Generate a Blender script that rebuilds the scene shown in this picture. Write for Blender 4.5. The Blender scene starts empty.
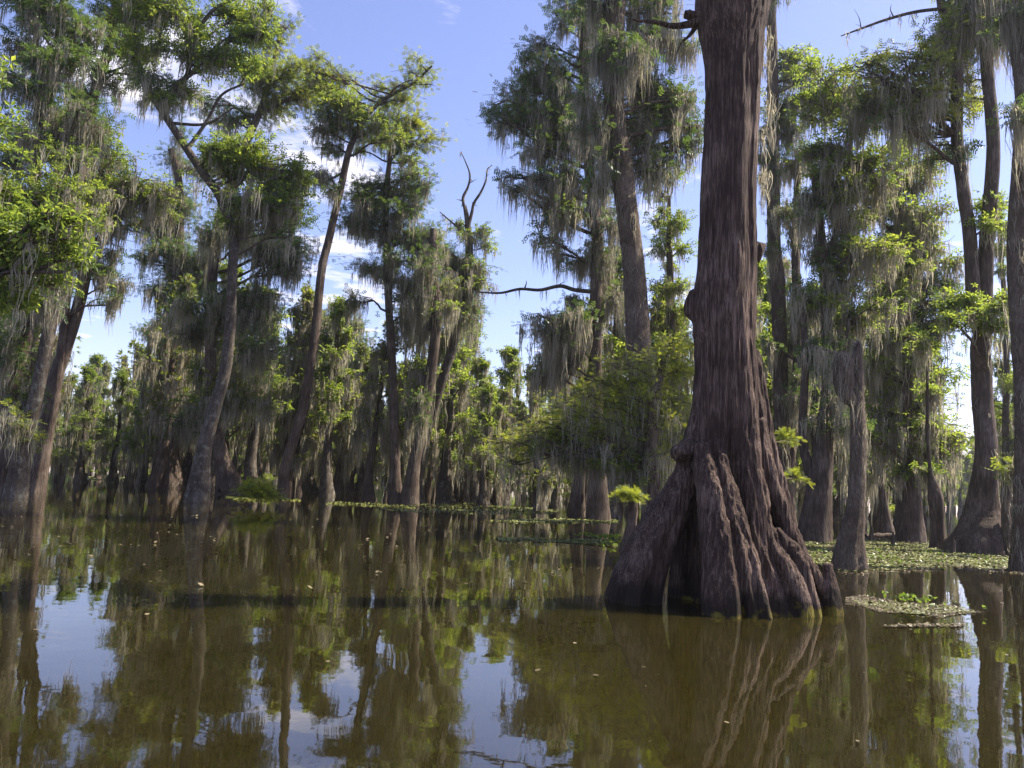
import bpy, math, random
import numpy as np
from mathutils import Matrix, Vector, noise

rs = np.random.RandomState(7)
random.seed(7)
PI = math.pi
scene = bpy.context.scene
COL = scene.collection

# ------------------------------------------------------------------ camera
F = 790.0; W, H = 1024, 768
CAM = np.array([0.0, 0.0, 1.5])
PITCH = math.radians(7.07); ROLL = math.radians(2.86)
fwd = np.array([0, math.cos(PITCH), math.sin(PITCH)])
r0 = np.array([1.0, 0, 0]); u0 = np.cross(r0, fwd)
right = r0 * math.cos(ROLL) + u0 * math.sin(ROLL)
up = np.cross(right, fwd)

def ray(x, y):
    return right * (x - 512) / F + up * (384 - y) / F + fwd

def ground(x, y):
    d = ray(x, y); return CAM + d * (-CAM[2] / d[2])

def at(x, y, Y):
    """world point on the vertical plane at distance Y in front"""
    d = ray(x, y); return CAM + d * (Y / d[1])

# ------------------------------------------------------------------ mesh helpers
class Acc:
    def __init__(s): s.v = []; s.q = []; s.n = 0
    def add(s, v, q):
        v = np.asarray(v, float).reshape(-1, 3); q = np.asarray(q, np.int64).reshape(-1, 4)
        s.v.append(v); s.q.append(q + s.n); s.n += len(v)
    def mesh(s, name, mat, origin=(0, 0, 0), smooth=False):
        me = bpy.data.meshes.new(name)
        if s.n:
            V = (np.concatenate(s.v) - np.asarray(origin)).astype(np.float32); Q = np.concatenate(s.q).astype(np.int32)
            me.vertices.add(len(V)); me.vertices.foreach_set('co', V.ravel())
            me.loops.add(len(Q) * 4); me.loops.foreach_set('vertex_index', Q.ravel())
            me.polygons.add(len(Q)); me.polygons.foreach_set('loop_start', np.arange(0, len(Q) * 4, 4, dtype=np.int32))
            me.update(calc_edges=True)
            me.polygons.foreach_set('use_smooth', np.full(len(Q), smooth))
        me.materials.append(mat)
        return me

def link(name, me, parent=None, loc=None):
    o = bpy.data.objects.new(name, me); COL.objects.link(o)
    if parent is not None: o.parent = parent
    if loc is not None: o.location = loc
    return o

def tag(o, label, cat, group=None, kind=None):
    if label: o['label'] = label
    if cat: o['category'] = cat
    if group: o['group'] = group
    if kind: o['kind'] = kind
    return o

def norm(v):
    return v / np.maximum(np.linalg.norm(v, axis=-1, keepdims=True), 1e-9)

def tubes(acc, P, R, k=5, mod=None):
    """N tubes with n points each.  P (N,n,3), R (N,n); mod (N,n,k) radius factor"""
    P = np.asarray(P, float); R = np.asarray(R, float)
    N, n, _ = P.shape
    T = np.empty_like(P); T[:, 1:-1] = P[:, 2:] - P[:, :-2]; T[:, 0] = P[:, 1] - P[:, 0]; T[:, -1] = P[:, -1] - P[:, -2]
    T = norm(T)
    D = norm(P[:, -1] - P[:, 0])
    ref = np.where(np.abs(D[:, 2:3]) > .75, np.array([[0, 1.0, 0]]), np.array([[0, 0, 1.0]]))
    ref = np.repeat(ref[:, None, :], n, 1)
    U = norm(ref - T * (T * ref).sum(-1, keepdims=True)); V = np.cross(T, U)
    a = np.arange(k) * 2 * PI / k
    rr = R[:, :, None] * (1 if mod is None else mod)
    rr = np.broadcast_to(rr, (N, n, k))
    X = P[:, :, None, :] + (U[:, :, None, :] * np.cos(a)[None, None, :, None] + V[:, :, None, :] * np.sin(a)[None, None, :, None]) * rr[..., None]
    idx = np.arange(N * n * k).reshape(N, n, k)
    A = idx[:, :-1]; B = idx[:, 1:]
    q = np.stack([A, np.roll(A, -1, 2), np.roll(B, -1, 2), B], -1).reshape(-1, 4)
    acc.add(X.reshape(-1, 3), q)

def spline(ctrl, m):
    c = np.asarray(ctrl, float); n = len(c)
    c = np.vstack([2 * c[0] - c[1], c, 2 * c[-1] - c[-2]])
    t = np.linspace(0, n - 1 - 1e-6, m); i = t.astype(int); f = (t - i)[:, None]
    p0, p1, p2, p3 = c[i], c[i + 1], c[i + 2], c[i + 3]
    return .5 * (2 * p1 + (p2 - p0) * f + (2 * p0 - 5 * p1 + 4 * p2 - p3) * f * f + (3 * p1 - p0 - 3 * p2 + p3) * f ** 3)

# leaf templates: (verts(m,3), quads(k,4)); x = along, y = across, z = normal
def diamond(x0, y0, dx, dy, w, dz=0.0):
    L = math.hypot(dx, dy); nx, ny = -dy / L * w / 2, dx / L * w / 2
    mx, my = x0 + dx * .45, y0 + dy * .45
    return [(x0, y0, 0), (mx - nx, my - ny, dz), (x0 + dx, y0 + dy, -dz * 1.5), (mx + nx, my + ny, dz)]
def template(leaves):
    v = []; q = []
    for l in leaves:
        b = len(v); v += l; q.append((b, b + 1, b + 2, b + 3))
    return np.array(v, float), np.array(q)
BROAD = template([diamond(.1 * math.cos(a), .1 * math.sin(a), math.cos(a) * s, math.sin(a) * s, .5 * s, .10) for a, s in
                  ((0.1, 1), (1.3, .8), (2.5, .9), (3.7, .75), (5.1, .95))])
def _frond(pairs, w, sp=.36):
    L = [diamond(0, 0, 1.0, 0, .05, .01)]
    for i in range(pairs):
        t = .12 + .8 * i / pairs; l = sp * math.sin(PI * (.25 + .72 * t)) + .05
        for s in (-1, 1): L.append(diamond(t, 0, l * .55, s * l, w, .02))
    return template(L)
FROND = _frond(3, .17); FROND_FINE = _frond(6, .055, .24)
NEEDLE = template([diamond(0, 0, 1, 0, .3, .05), diamond(.05, 0, .7, .5, .22, .05), diamond(.05, 0, .7, -.5, .22, .05)])

def scatter(acc, tpl, pos, xdir, size, upbias=1.0, rnd=.7):
    v, q = tpl; N = len(pos)
    if N == 0: return
    x = norm(xdir + rs.normal(0, .25, (N, 3)))
    z = norm(np.array([0, 0, upbias]) + rs.normal(0, rnd, (N, 3)))
    y = norm(np.cross(z, x)); z = np.cross(x, y)
    s = size * rs.uniform(.65, 1.25, (N, 1, 1))
    X = pos[:, None, :] + (v[None, :, 0:1] * x[:, None] + v[None, :, 1:2] * y[:, None] + v[None, :, 2:3] * z[:, None]) * s
    m = len(v)
    Q = q[None] + (np.arange(N) * m)[:, None, None]
    acc.add(X.reshape(-1, 3), Q.reshape(-1, 4))

def moss_strands(acc, pos, length, width, spread=.12, per=7):
    """bundles of thin hanging ribbons under each anchor point"""
    N = len(pos)
    if N == 0: return
    P = np.repeat(pos, per, 0); M = len(P)
    L = np.repeat(length, per) * rs.beta(1.5, 1.6, M) * 1.25
    P = P + np.stack([rs.normal(0, spread, M), rs.normal(0, spread, M), rs.uniform(-.04, .05, M)], 1)
    seg = 5
    t = np.linspace(0, 1, seg)[None, :]
    a = rs.uniform(0, 2 * PI, (M, 1)); sw = rs.uniform(.01, .05, (M, 1)) * (1 + L[:, None])
    ph = rs.uniform(0, 6, (M, 1))
    gather = -rs.uniform(.2, .8, (M, 1)) * t
    off0 = P - np.repeat(pos, per, 0)
    X = P[:, None, 0] + off0[:, 0:1] * gather + sw * np.sin(t * 5 + ph) * np.cos(a)
    Y = P[:, None, 1] + off0[:, 1:2] * gather + sw * np.sin(t * 6 + ph) * np.sin(a)
    Z = P[:, None, 2] - L[:, None] * t
    C = np.stack([X, Y, Z], -1)
    w = width * rs.uniform(.5, 1.3, (M, 1)) * np.array([[.5, 1.0, .85, .6, .08]])
    w = w * rs.uniform(.7, 1.3, (M, seg))
    b = rs.uniform(0, PI, (M, 1)); side = np.stack([np.cos(b), np.sin(b), 0 * b], -1)
    tw = side + 0
    A = C - tw * w[..., None] / 2; B = C + tw * w[..., None] / 2
    V = np.stack([A, B], 2).reshape(-1, 3)
    idx = np.arange(M * seg * 2).reshape(M, seg, 2)
    q = np.stack([idx[:, :-1, 0], idx[:, :-1, 1], idx[:, 1:, 1], idx[:, 1:, 0]], -1).reshape(-1, 4)
    acc.add(V, q)

# ------------------------------------------------------------------ materials
def newmat(name):
    m = bpy.data.materials.new(name); m.use_nodes = True
    nt = m.node_tree; nt.nodes.clear(); return m, nt, nt.nodes, nt.links
def N_(ns, t, **kw):
    n = ns.new(t)
    for k, v in kw.items(): setattr(n, k, v)
    return n
def ramp(ns, stops):
    r = ns.new('ShaderNodeValToRGB'); e = r.color_ramp.elements
    while len(e) < len(stops): e.new(.5)
    for i, (p, c) in enumerate(stops):
        e[i].position = p; e[i].color = (*c, 1) if len(c) == 3 else c
    return r

def leaf_mat(name, dark, mid, light, trans, tfac=.42, rough=.45, spec=.35):
    m, nt, ns, lk = newmat(name)
    geo = N_(ns, 'ShaderNodeNewGeometry'); tc = N_(ns, 'ShaderNodeTexCoord')
    nz = N_(ns, 'ShaderNodeTexNoise'); nz.inputs['Scale'].default_value = .55; nz.inputs['Detail'].default_value = 3
    lk.new(tc.outputs['Object'], nz.inputs['Vector'])
    mx = N_(ns, 'ShaderNodeMath', operation='MULTIPLY_ADD'); mx.inputs[1].default_value = .55
    lk.new(geo.outputs['Random Per Island'], mx.inputs[0])
    m2 = N_(ns, 'ShaderNodeMath', operation='MULTIPLY_ADD'); m2.inputs[1].default_value = 1.3; m2.inputs[2].default_value = -.42
    lk.new(nz.outputs['Fac'], m2.inputs[0]); lk.new(m2.outputs[0], mx.inputs[2])
    r = ramp(ns, [(0.0, dark), (.5, mid), (1.0, light)]); lk.new(mx.outputs[0], r.inputs[0])
    p = N_(ns, 'ShaderNodeBsdfPrincipled'); p.inputs['Roughness'].default_value = rough; p.inputs['Specular IOR Level'].default_value = spec
    lk.new(r.outputs[0], p.inputs['Base Color'])
    t = N_(ns, 'ShaderNodeBsdfTranslucent')
    mc = N_(ns, 'ShaderNodeMix', data_type='RGBA', blend_type='MULTIPLY'); mc.inputs[0].default_value = 1
    lk.new(r.outputs[0], mc.inputs[6]); mc.inputs[7].default_value = (*trans, 1)
    lk.new(mc.outputs[2], t.inputs[0])
    mi = N_(ns, 'ShaderNodeMixShader'); mi.inputs[0].default_value = tfac
    lk.new(p.outputs[0], mi.inputs[1]); lk.new(t.outputs[0], mi.inputs[2])
    o = N_(ns, 'ShaderNodeOutputMaterial'); lk.new(mi.outputs[0], o.inputs[0])
    return m

LEAF_BROAD = leaf_mat('tupelo_leaf', (.05, .085, .02), (.12, .175, .04), (.26, .32, .07), (2.7, 2.4, 1.15), .5)
LEAF_DARK = leaf_mat('dark_cypress_needles', (.03, .055, .02), (.07, .115, .035), (.14, .19, .055), (2.4, 2.3, 1.2), .38)
LEAF_FEATHER = leaf_mat('cypress_needles', (.05, .08, .02), (.11, .15, .035), (.21, .24, .05), (2.8, 2.4, 1.1), .5)
LEAF_BRIGHT = leaf_mat('young_cypress_needles', (.07, .11, .02), (.15, .20, .035), (.27, .32, .055), (2.8, 2.3, 1.1), .55)
MOSS = leaf_mat('spanish_moss', (.21, .195, .155), (.37, .345, .28), (.53, .495, .41), (1.25, 1.2, 1.0), .5, .9, .05)

def bark_mat(name, c0, c1, c2, zs=.10, scale=9, bump=.6, lichen=None, base_tint=None, dist=.03):
    m, nt, ns, lk = newmat(name)
    tc = N_(ns, 'ShaderNodeTexCoord'); mp = N_(ns, 'ShaderNodeMapping'); mp.inputs['Scale'].default_value = (1, 1, zs)
    lk.new(tc.outputs['Object'], mp.inputs[0])
    n1 = N_(ns, 'ShaderNodeTexNoise'); n1.inputs['Scale'].default_value = scale; n1.inputs['Detail'].default_value = 7; n1.inputs['Roughness'].default_value = .65; n1.inputs['Distortion'].default_value = .4
    lk.new(mp.outputs[0], n1.inputs['Vector'])
    n2 = N_(ns, 'ShaderNodeTexNoise'); n2.inputs['Scale'].default_value = 1.3; n2.inputs['Detail'].default_value = 4
    lk.new(tc.outputs['Object'], n2.inputs['Vector'])
    n6 = N_(ns, 'ShaderNodeTexNoise'); n6.inputs['Scale'].default_value = scale * 3.2; n6.inputs['Detail'].default_value = 4; lk.new(mp.outputs[0], n6.inputs['Vector'])
    ma = N_(ns, 'ShaderNodeMath', operation='MULTIPLY_ADD'); ma.inputs[1].default_value = .4; lk.new(n2.outputs[0], ma.inputs[0])
    mb = N_(ns, 'ShaderNodeMath', operation='MULTIPLY'); mb.inputs[1].default_value = .65; hh = N_(ns, 'ShaderNodeMath', operation='MULTIPLY_ADD'); hh.inputs[1].default_value = .55; lk.new(n6.outputs[0], hh.inputs[0]); h1 = N_(ns, 'ShaderNodeMath', operation='MULTIPLY_ADD'); h1.inputs[1].default_value = .8; h1.inputs[2].default_value = -.175; lk.new(n1.outputs[0], h1.inputs[0]); lk.new(h1.outputs[0], hh.inputs[2]); lk.new(hh.outputs[0], mb.inputs[0])
    lk.new(mb.outputs[0], ma.inputs[2])
    r = ramp(ns, [(.36, c0), (.52, c1), (.66, c2)]); lk.new(ma.outputs[0], r.inputs[0])
    col = r.outputs[0]
    if lichen:
        n3 = N_(ns, 'ShaderNodeTexNoise'); n3.inputs['Scale'].default_value = 5; n3.inputs['Detail'].default_value = 5
        lk.new(tc.outputs['Object'], n3.inputs['Vector'])
        rr = ramp(ns, [(.56, (0, 0, 0)), (.66, (.7, .7, .7))]); lk.new(n3.outputs[0], rr.inputs[0])
        mm = N_(ns, 'ShaderNodeMix', data_type='RGBA'); lk.new(rr.outputs[0], mm.inputs[0]); lk.new(col, mm.inputs[6]); mm.inputs[7].default_value = (*lichen, 1); col = mm.outputs[2]
    if base_tint:
        sx = N_(ns, 'ShaderNodeSeparateXYZ'); lk.new(tc.outputs['Object'], sx.inputs[0])
        n4 = N_(ns, 'ShaderNodeTexNoise'); n4.inputs['Scale'].default_value = 3.5; n4.inputs['Detail'].default_value = 4; lk.new(tc.outputs['Object'], n4.inputs['Vector'])
        ad = N_(ns, 'ShaderNodeMath', operation='MULTIPLY_ADD'); ad.inputs[1].default_value = -1.1; lk.new(n4.outputs[0], ad.inputs[0]); lk.new(sx.outputs[2], ad.inputs[2])
        ad2 = N_(ns, 'ShaderNodeMath', operation='ADD'); ad2.inputs[1].default_value = .38; lk.new(ad.outputs[0], ad2.inputs[0])
        wet = ramp(ns, [(0.0, (.8, .8, .8)), (.22, (0, 0, 0))]); lk.new(ad2.outputs[0], wet.inputs[0])
        mw = N_(ns, 'ShaderNodeMix', data_type='RGBA'); lk.new(wet.outputs[0], mw.inputs[0]); lk.new(col, mw.inputs[6]); mw.inputs[7].default_value = (.018, .014, .009, 1); col = mw.outputs[2]
        n5 = N_(ns, 'ShaderNodeTexNoise'); n5.inputs['Scale'].default_value = 6; n5.inputs['Detail'].default_value = 6; lk.new(tc.outputs['Object'], n5.inputs['Vector'])
        zz = N_(ns, 'ShaderNodeMath', operation='MULTIPLY_ADD'); zz.inputs[1].default_value = -1.6; lk.new(sx.outputs[2], zz.inputs[0]); lk.new(n5.outputs[0], zz.inputs[2])
        xx = N_(ns, 'ShaderNodeMath', operation='MULTIPLY_ADD'); xx.inputs[1].default_value = .12; lk.new(sx.outputs[0], xx.inputs[0]); lk.new(zz.outputs[0], xx.inputs[2])
        rr = ramp(ns, [(.44, (0, 0, 0)), (.56, (.9, .9, .9))]); lk.new(xx.outputs[0], rr.inputs[0])
        mm = N_(ns, 'ShaderNodeMix', data_type='RGBA'); lk.new(rr.outputs[0], mm.inputs[0]); lk.new(col, mm.inputs[6]); mm.inputs[7].default_value = (*base_tint, 1); col = mm.outputs[2]
    p = N_(ns, 'ShaderNodeBsdfPrincipled'); p.inputs['Roughness'].default_value = .85; p.inputs['Specular IOR Level'].default_value = .2
    lk.new(col, p.inputs['Base Color'])
    b = N_(ns, 'ShaderNodeBump'); b.inputs['Strength'].default_value = bump; b.inputs['Distance'].default_value = dist
    lk.new(hh.outputs[0], b.inputs['Height']); lk.new(b.outputs[0], p.inputs['Normal'])
    o = N_(ns, 'ShaderNodeOutputMaterial'); lk.new(p.outputs[0], o.inputs[0])
    return m
BARK = bark_mat('cypress_bark', (.035, .024, .017), (.085, .06, .045), (.18, .14, .11), zs=.12, scale=10, bump=.8, dist=.06)
BARK_MAIN = bark_mat('old_cypress_bark', (.018, .011, .008), (.074, .046, .034), (.25, .175, .135), zs=.05, scale=30, bump=1.0, dist=.05, base_tint=(.20, .16, .03))
BARK_GREY = bark_mat('lichen_bark', (.035, .026, .019), (.08, .063, .048), (.155, .13, .105), zs=.3, scale=8, bump=.7, lichen=(.18, .175, .145), dist=.05)
BARK_FUZZ = bark_mat('mossy_bark', (.055, .038, .026), (.12, .088, .062), (.23, .18, .135), zs=.25, scale=16, bump=1.0, dist=.08)

# ------------------------------------------------------------------ tree builder
def trunk_mesh(path, rad, mat, name, origin, flute=.22, flute_h=1.6, nlobes=7, sides=22, rough=.05, acc=None):
    m = len(path)
    a = np.arange(sides) * 2 * PI / sides
    z = path[:, 2]
    mod = np.ones((1, m, sides))
    ph = rs.uniform(0, 6, 4)
    lob = .55 * np.abs(np.sin(a * nlobes / 2 + ph[0] + .4 * np.sin(a + ph[1]))) + .45 * np.abs(np.sin(a * (nlobes - 2) / 2 + ph[2]))
    env = np.clip(np.exp(-np.clip(z, 0, 99) / flute_h), 0, 1)
    mod[0] += flute * env[:, None] * (lob - .7)[None, :] * 2
    for kk in (3, 5, 8, 11):
        mod[0] += rough * np.sin(kk * a[None, :] + ph[1] * kk + z[:, None] * rs.uniform(-.5, .5) + rs.uniform(0, 6)) / 2
    mod[0] += rough * rs.normal(0, .35, (m, sides))
    own = acc is None
    acc = acc or Acc()
    tubes(acc, path[None], rad[None], sides, mod)
    return acc.mesh(name, mat, origin, True) if own else None

KINDS = {'b': (BROAD, LEAF_BROAD, .17), 'd': (FROND, LEAF_DARK, .32), 'f': (FROND, LEAF_FEATHER, .32), 'y': (FROND_FINE, LEAF_BRIGHT, .17),
         'B': (BROAD, LEAF_BROAD, .16), 'n': (NEEDLE, LEAF_DARK, .2)}
TOTAL = [0]; LAI = 1.25

def grow_blob(C, R, start, sdir, kind, dens, moss, acc_l, acc_b, acc_m, lsize=1.0, rb=.05, mosslen=1.2, mossw=.035, nsub=None, droop=.0):
    """a limb from the trunk to the blob, twigs through the blob, leaves on the twigs and moss below"""
    rx, ry, rz = R
    L = np.linalg.norm(C - start)
    mid = start * .5 + C * .5 + np.array([0, 0, .05 * L]) + rs.normal(0, .06 * L, 3)
    lp = spline([start, start * .75 + mid * .25 + sdir * .1 * L, mid, C * .75 + mid * .25 + rs.normal(0, .05 * L, 3), C], 9)
    rad = np.linspace(rb, rb * .35, 9)
    tubes(acc_b, lp[None], rad[None], 6)
    rx, ry, rz = rx * 1.2, ry * 1.3, rz * 1.3
    ns = nsub or int(np.clip(12 + 12 * rx * rz, 14, 44))
    # twig ends inside the ellipsoid, biased to its shell
    d = norm(rs.normal(0, 1, (ns, 3))); e = C + d * (rs.uniform(.25, 1.0, (ns, 1)) * (1 + .7 * rs.rand(ns, 1) ** 4)) * np.array([rx, rz, ry])
    si = rs.randint(4, 9, ns); s = lp[si]
    t = np.linspace(0, 1, 6)[None, :, None]
    sag = np.array([0, 0, 1.0]) * (np.sin(t * PI) * .12 * np.linalg.norm(e - s, axis=1)[:, None, None])
    tw = s[:, None] * (1 - t) + e[:, None] * t + sag + rs.normal(0, .035, (ns, 6, 3)) * np.sqrt(rx)
    tw[:, 0] = s
    tubes(acc_b, tw, np.linspace(rb * .32, .006, 6)[None].repeat(ns, 0), 4)
    tpl, mat, base = KINDS[kind]
    base = base * lsize
    la = (.17 if kind in 'df' else .13 if kind == 'y' else .85) * base * base
    n = int(np.clip(dens * PI * rx * ry * LAI / max(la, 1e-4), 60, 6000 if kind in 'dfy' else 3000))
    ti = rs.randint(0, ns, n); u = rs.beta(1.7, 1.1, n) * 4.99; ii = u.astype(int); ff = (u - ii)[:, None]
    pp = tw[ti, ii] * (1 - ff) + tw[ti, ii + 1] * ff
    sp = .09 + .13 * min(rx, 1.8)
    off = rs.normal(0, 1, (n, 3)) * np.array([sp, sp, sp * .55])
    pp = pp + off
    outd = norm(off + (e - s)[ti] * .35 + np.array([0, 0, -.05 - droop]))
    scatter(acc_l, tpl, pp, outd, base, rnd=.85 if kind in 'bB' else .65)
    TOTAL[0] += n * len(tpl[1])
    if moss > 0:
        nm = int(moss * (8 + 22 * rx))
        ti = rs.randint(0, ns, nm); u = rs.uniform(.5, 4.9, nm); ii = u.astype(int); ff = (u - ii)[:, None]
        pm = tw[ti, ii] * (1 - ff) + tw[ti, ii + 1] * ff
        ln = mosslen * rs.uniform(.35, 1.15, nm)
        moss_strands(acc_m, pm, ln, mossw, spread=.10, per=9)

def tree(name, label, cat, base, trunk, blobs, bark=BARK, group=None, flute=.22, flute_h=1.4, lobes=7, dead=(), trunk_moss=0, forks=(),
         lsize=1.0, mossw=.035, mosslen=1.2, rb=.07, Y=None, cover=1.0, sat=2, slim=1.0, wob=1.0):
    """trunk: px polyline [(x,y,halfwidth)], blobs: px ellipses (x,y,rx,ry,kind,density,moss[,dy])"""
    g = ground(*base) if Y is None else at(base[0], base[1], Y)
    Y = g[1]; g = np.array([g[0], g[1], 0.0])
    ppm = F / Y
    root = bpy.data.objects.new(name, None); COL.objects.link(root); root.location = g
    tag(root, label, cat, group)
    pts = [at(x, y, Y) for x, y, w in trunk]; rr = [w / ppm for x, y, w in trunk]
    b0 = pts[0].copy(); b0[2] = -.35
    pts = [b0] + pts; rr = [rr[0] * 1.08] + rr
    jit = rs.uniform(-.5, .5, len(pts)) * .6 * wob
    for i in range(1, len(pts)): pts[i] = pts[i] + np.array([0, jit[i] * min(1, pts[i][2] / 6), 0])
    m = max(24, len(pts) * 7)
    rr = [q * slim for q in rr]; path = spline(pts, m); rad = spline(np.array(rr)[:, None].repeat(3, 1), m)[:, 0]
    link('trunk', trunk_mesh(path, rad, bark, 'trunk', g, flute, flute_h, lobes), root)
    allp = [path]; allr = [rad]; dmoss = []
    for fk in forks:
        fp = [at(x, y, Y) + np.array([0, rs.uniform(-.3, .3) * wob, 0]) for x, y, w in fk]
        i0 = np.argmin(np.linalg.norm(path - fp[0], axis=1)); fp[0] = path[i0].copy()
        q = spline(fp, len(fp) * 6); r = np.interp(np.linspace(0, 1, len(q)), np.linspace(0, 1, len(fk)), [w / ppm for _, _, w in fk])
        acc = Acc(); tubes(acc, q[None], r[None], 10, 1 + rs.normal(0, .04, (1, len(q), 10)))
        link('stem', acc.mesh('stem', bark, g, True), root)
        allp.append(q); allr.append(r)
    for dd in dead:
        q = spline([at(x, y, Y) for x, y, w in dd], len(dd) * 4); r = np.interp(np.linspace(0, 1, len(q)), np.linspace(0, 1, len(dd)), [w / ppm for _, _, w in dd])
        acc = Acc(); tubes(acc, q[None], r[None], 6)
        dmoss.append(q[len(q) // 4:])
        for _ in range(6):
            i = rs.randint(len(q) // 4, len(q)); e = q[i] + rs.normal(0, .22, 3) + np.array([0, 0, .08])
            tubes(acc, spline([q[i], (q[i] + e) / 2 + rs.normal(0, .04, 3), e], 5)[None], np.linspace(r[i] * .6, .004, 5)[None], 4)
        link('bare_branch', acc.mesh('bare_branch', bark, g, True), root)
    AP = np.concatenate(allp); AR = np.concatenate(allr)
    acc_l = {}; acc_m = Acc(); zmax = AP[:, 2].max()
    full = []
    for bl in blobs:
        full.append(bl)
        if bl[2] >= 14 and len(blobs) > 3 and sat:
            for _ in range(sat if bl[2] < 30 else sat + 1):
                a = rs.uniform(0, 2 * PI)
                full.append((bl[0] + math.cos(a) * bl[2] * rs.uniform(.6, 1.1), bl[1] + math.sin(a) * (bl[3] * 1.3 + 6), bl[2] * rs.uniform(.45, .8), bl[3] * rs.uniform(.6, 1.0), bl[4], bl[5] * .8, bl[6] * .7) + ((bl[7] + rs.uniform(-.5, .5),) if len(bl) > 7 else ()))
    for bl in full:
        x, y, rx, ry, kind, dens, moss = bl[:7]
        dy = bl[7] if len(bl) > 7 else rs.uniform(-1, 1) * 1.1
        C = at(x, y, Y + dy); rxm, rym = rx / ppm, ry / ppm
        hd = np.linalg.norm(AP[:, :2] - C[:2], axis=1)
        want = C[2] - .35 * hd
        cost = np.abs(AP[:, 2] - want) + .3 * hd + (AP[:, 2] < 2.0) * 3
        i0 = int(np.argmin(cost)); s = AP[i0]
        sd = norm((C - s) * np.array([1, 1, .2]))
        ab = Acc()
        k = KINDS[kind][1].name
        al = acc_l.setdefault(k, Acc())
        L = np.linalg.norm(C - s)
        grow_blob(C, (rxm, rym, rxm * .85), s, sd, kind, dens * cover, moss, al, ab, acc_m, lsize, min(AR[i0] * .6, .03 + .016 * L) * (rb / .07), mosslen, mossw)
        link('branch', ab.mesh('branch', bark, g, True), root)
    if trunk_moss:
        n = trunk_moss; i = rs.randint(len(AP) // 5, len(AP), n); a = rs.uniform(0, 2 * PI, n)
        pm = AP[i] + np.stack([np.cos(a), np.sin(a), 0 * a], 1) * (AR[i] * 1.02)[:, None]
        moss_strands(acc_m, pm, rs.uniform(.25, 1.0, n), mossw * .8, spread=.05, per=6)
    for q in dmoss:
        pm = q[rs.randint(0, len(q), 7)]; moss_strands(acc_m, pm, rs.uniform(.2, .7, 7) * mosslen * .7, mossw * .8, .06, 7)
    for k, a in acc_l.items():
        mat = bpy.data.materials[k]
        link('crown', a.mesh('crown', mat, g), root)
    if acc_m.n: link('hanging_moss', acc_m.mesh('hanging_moss', MOSS, g), root)
    return root
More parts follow.
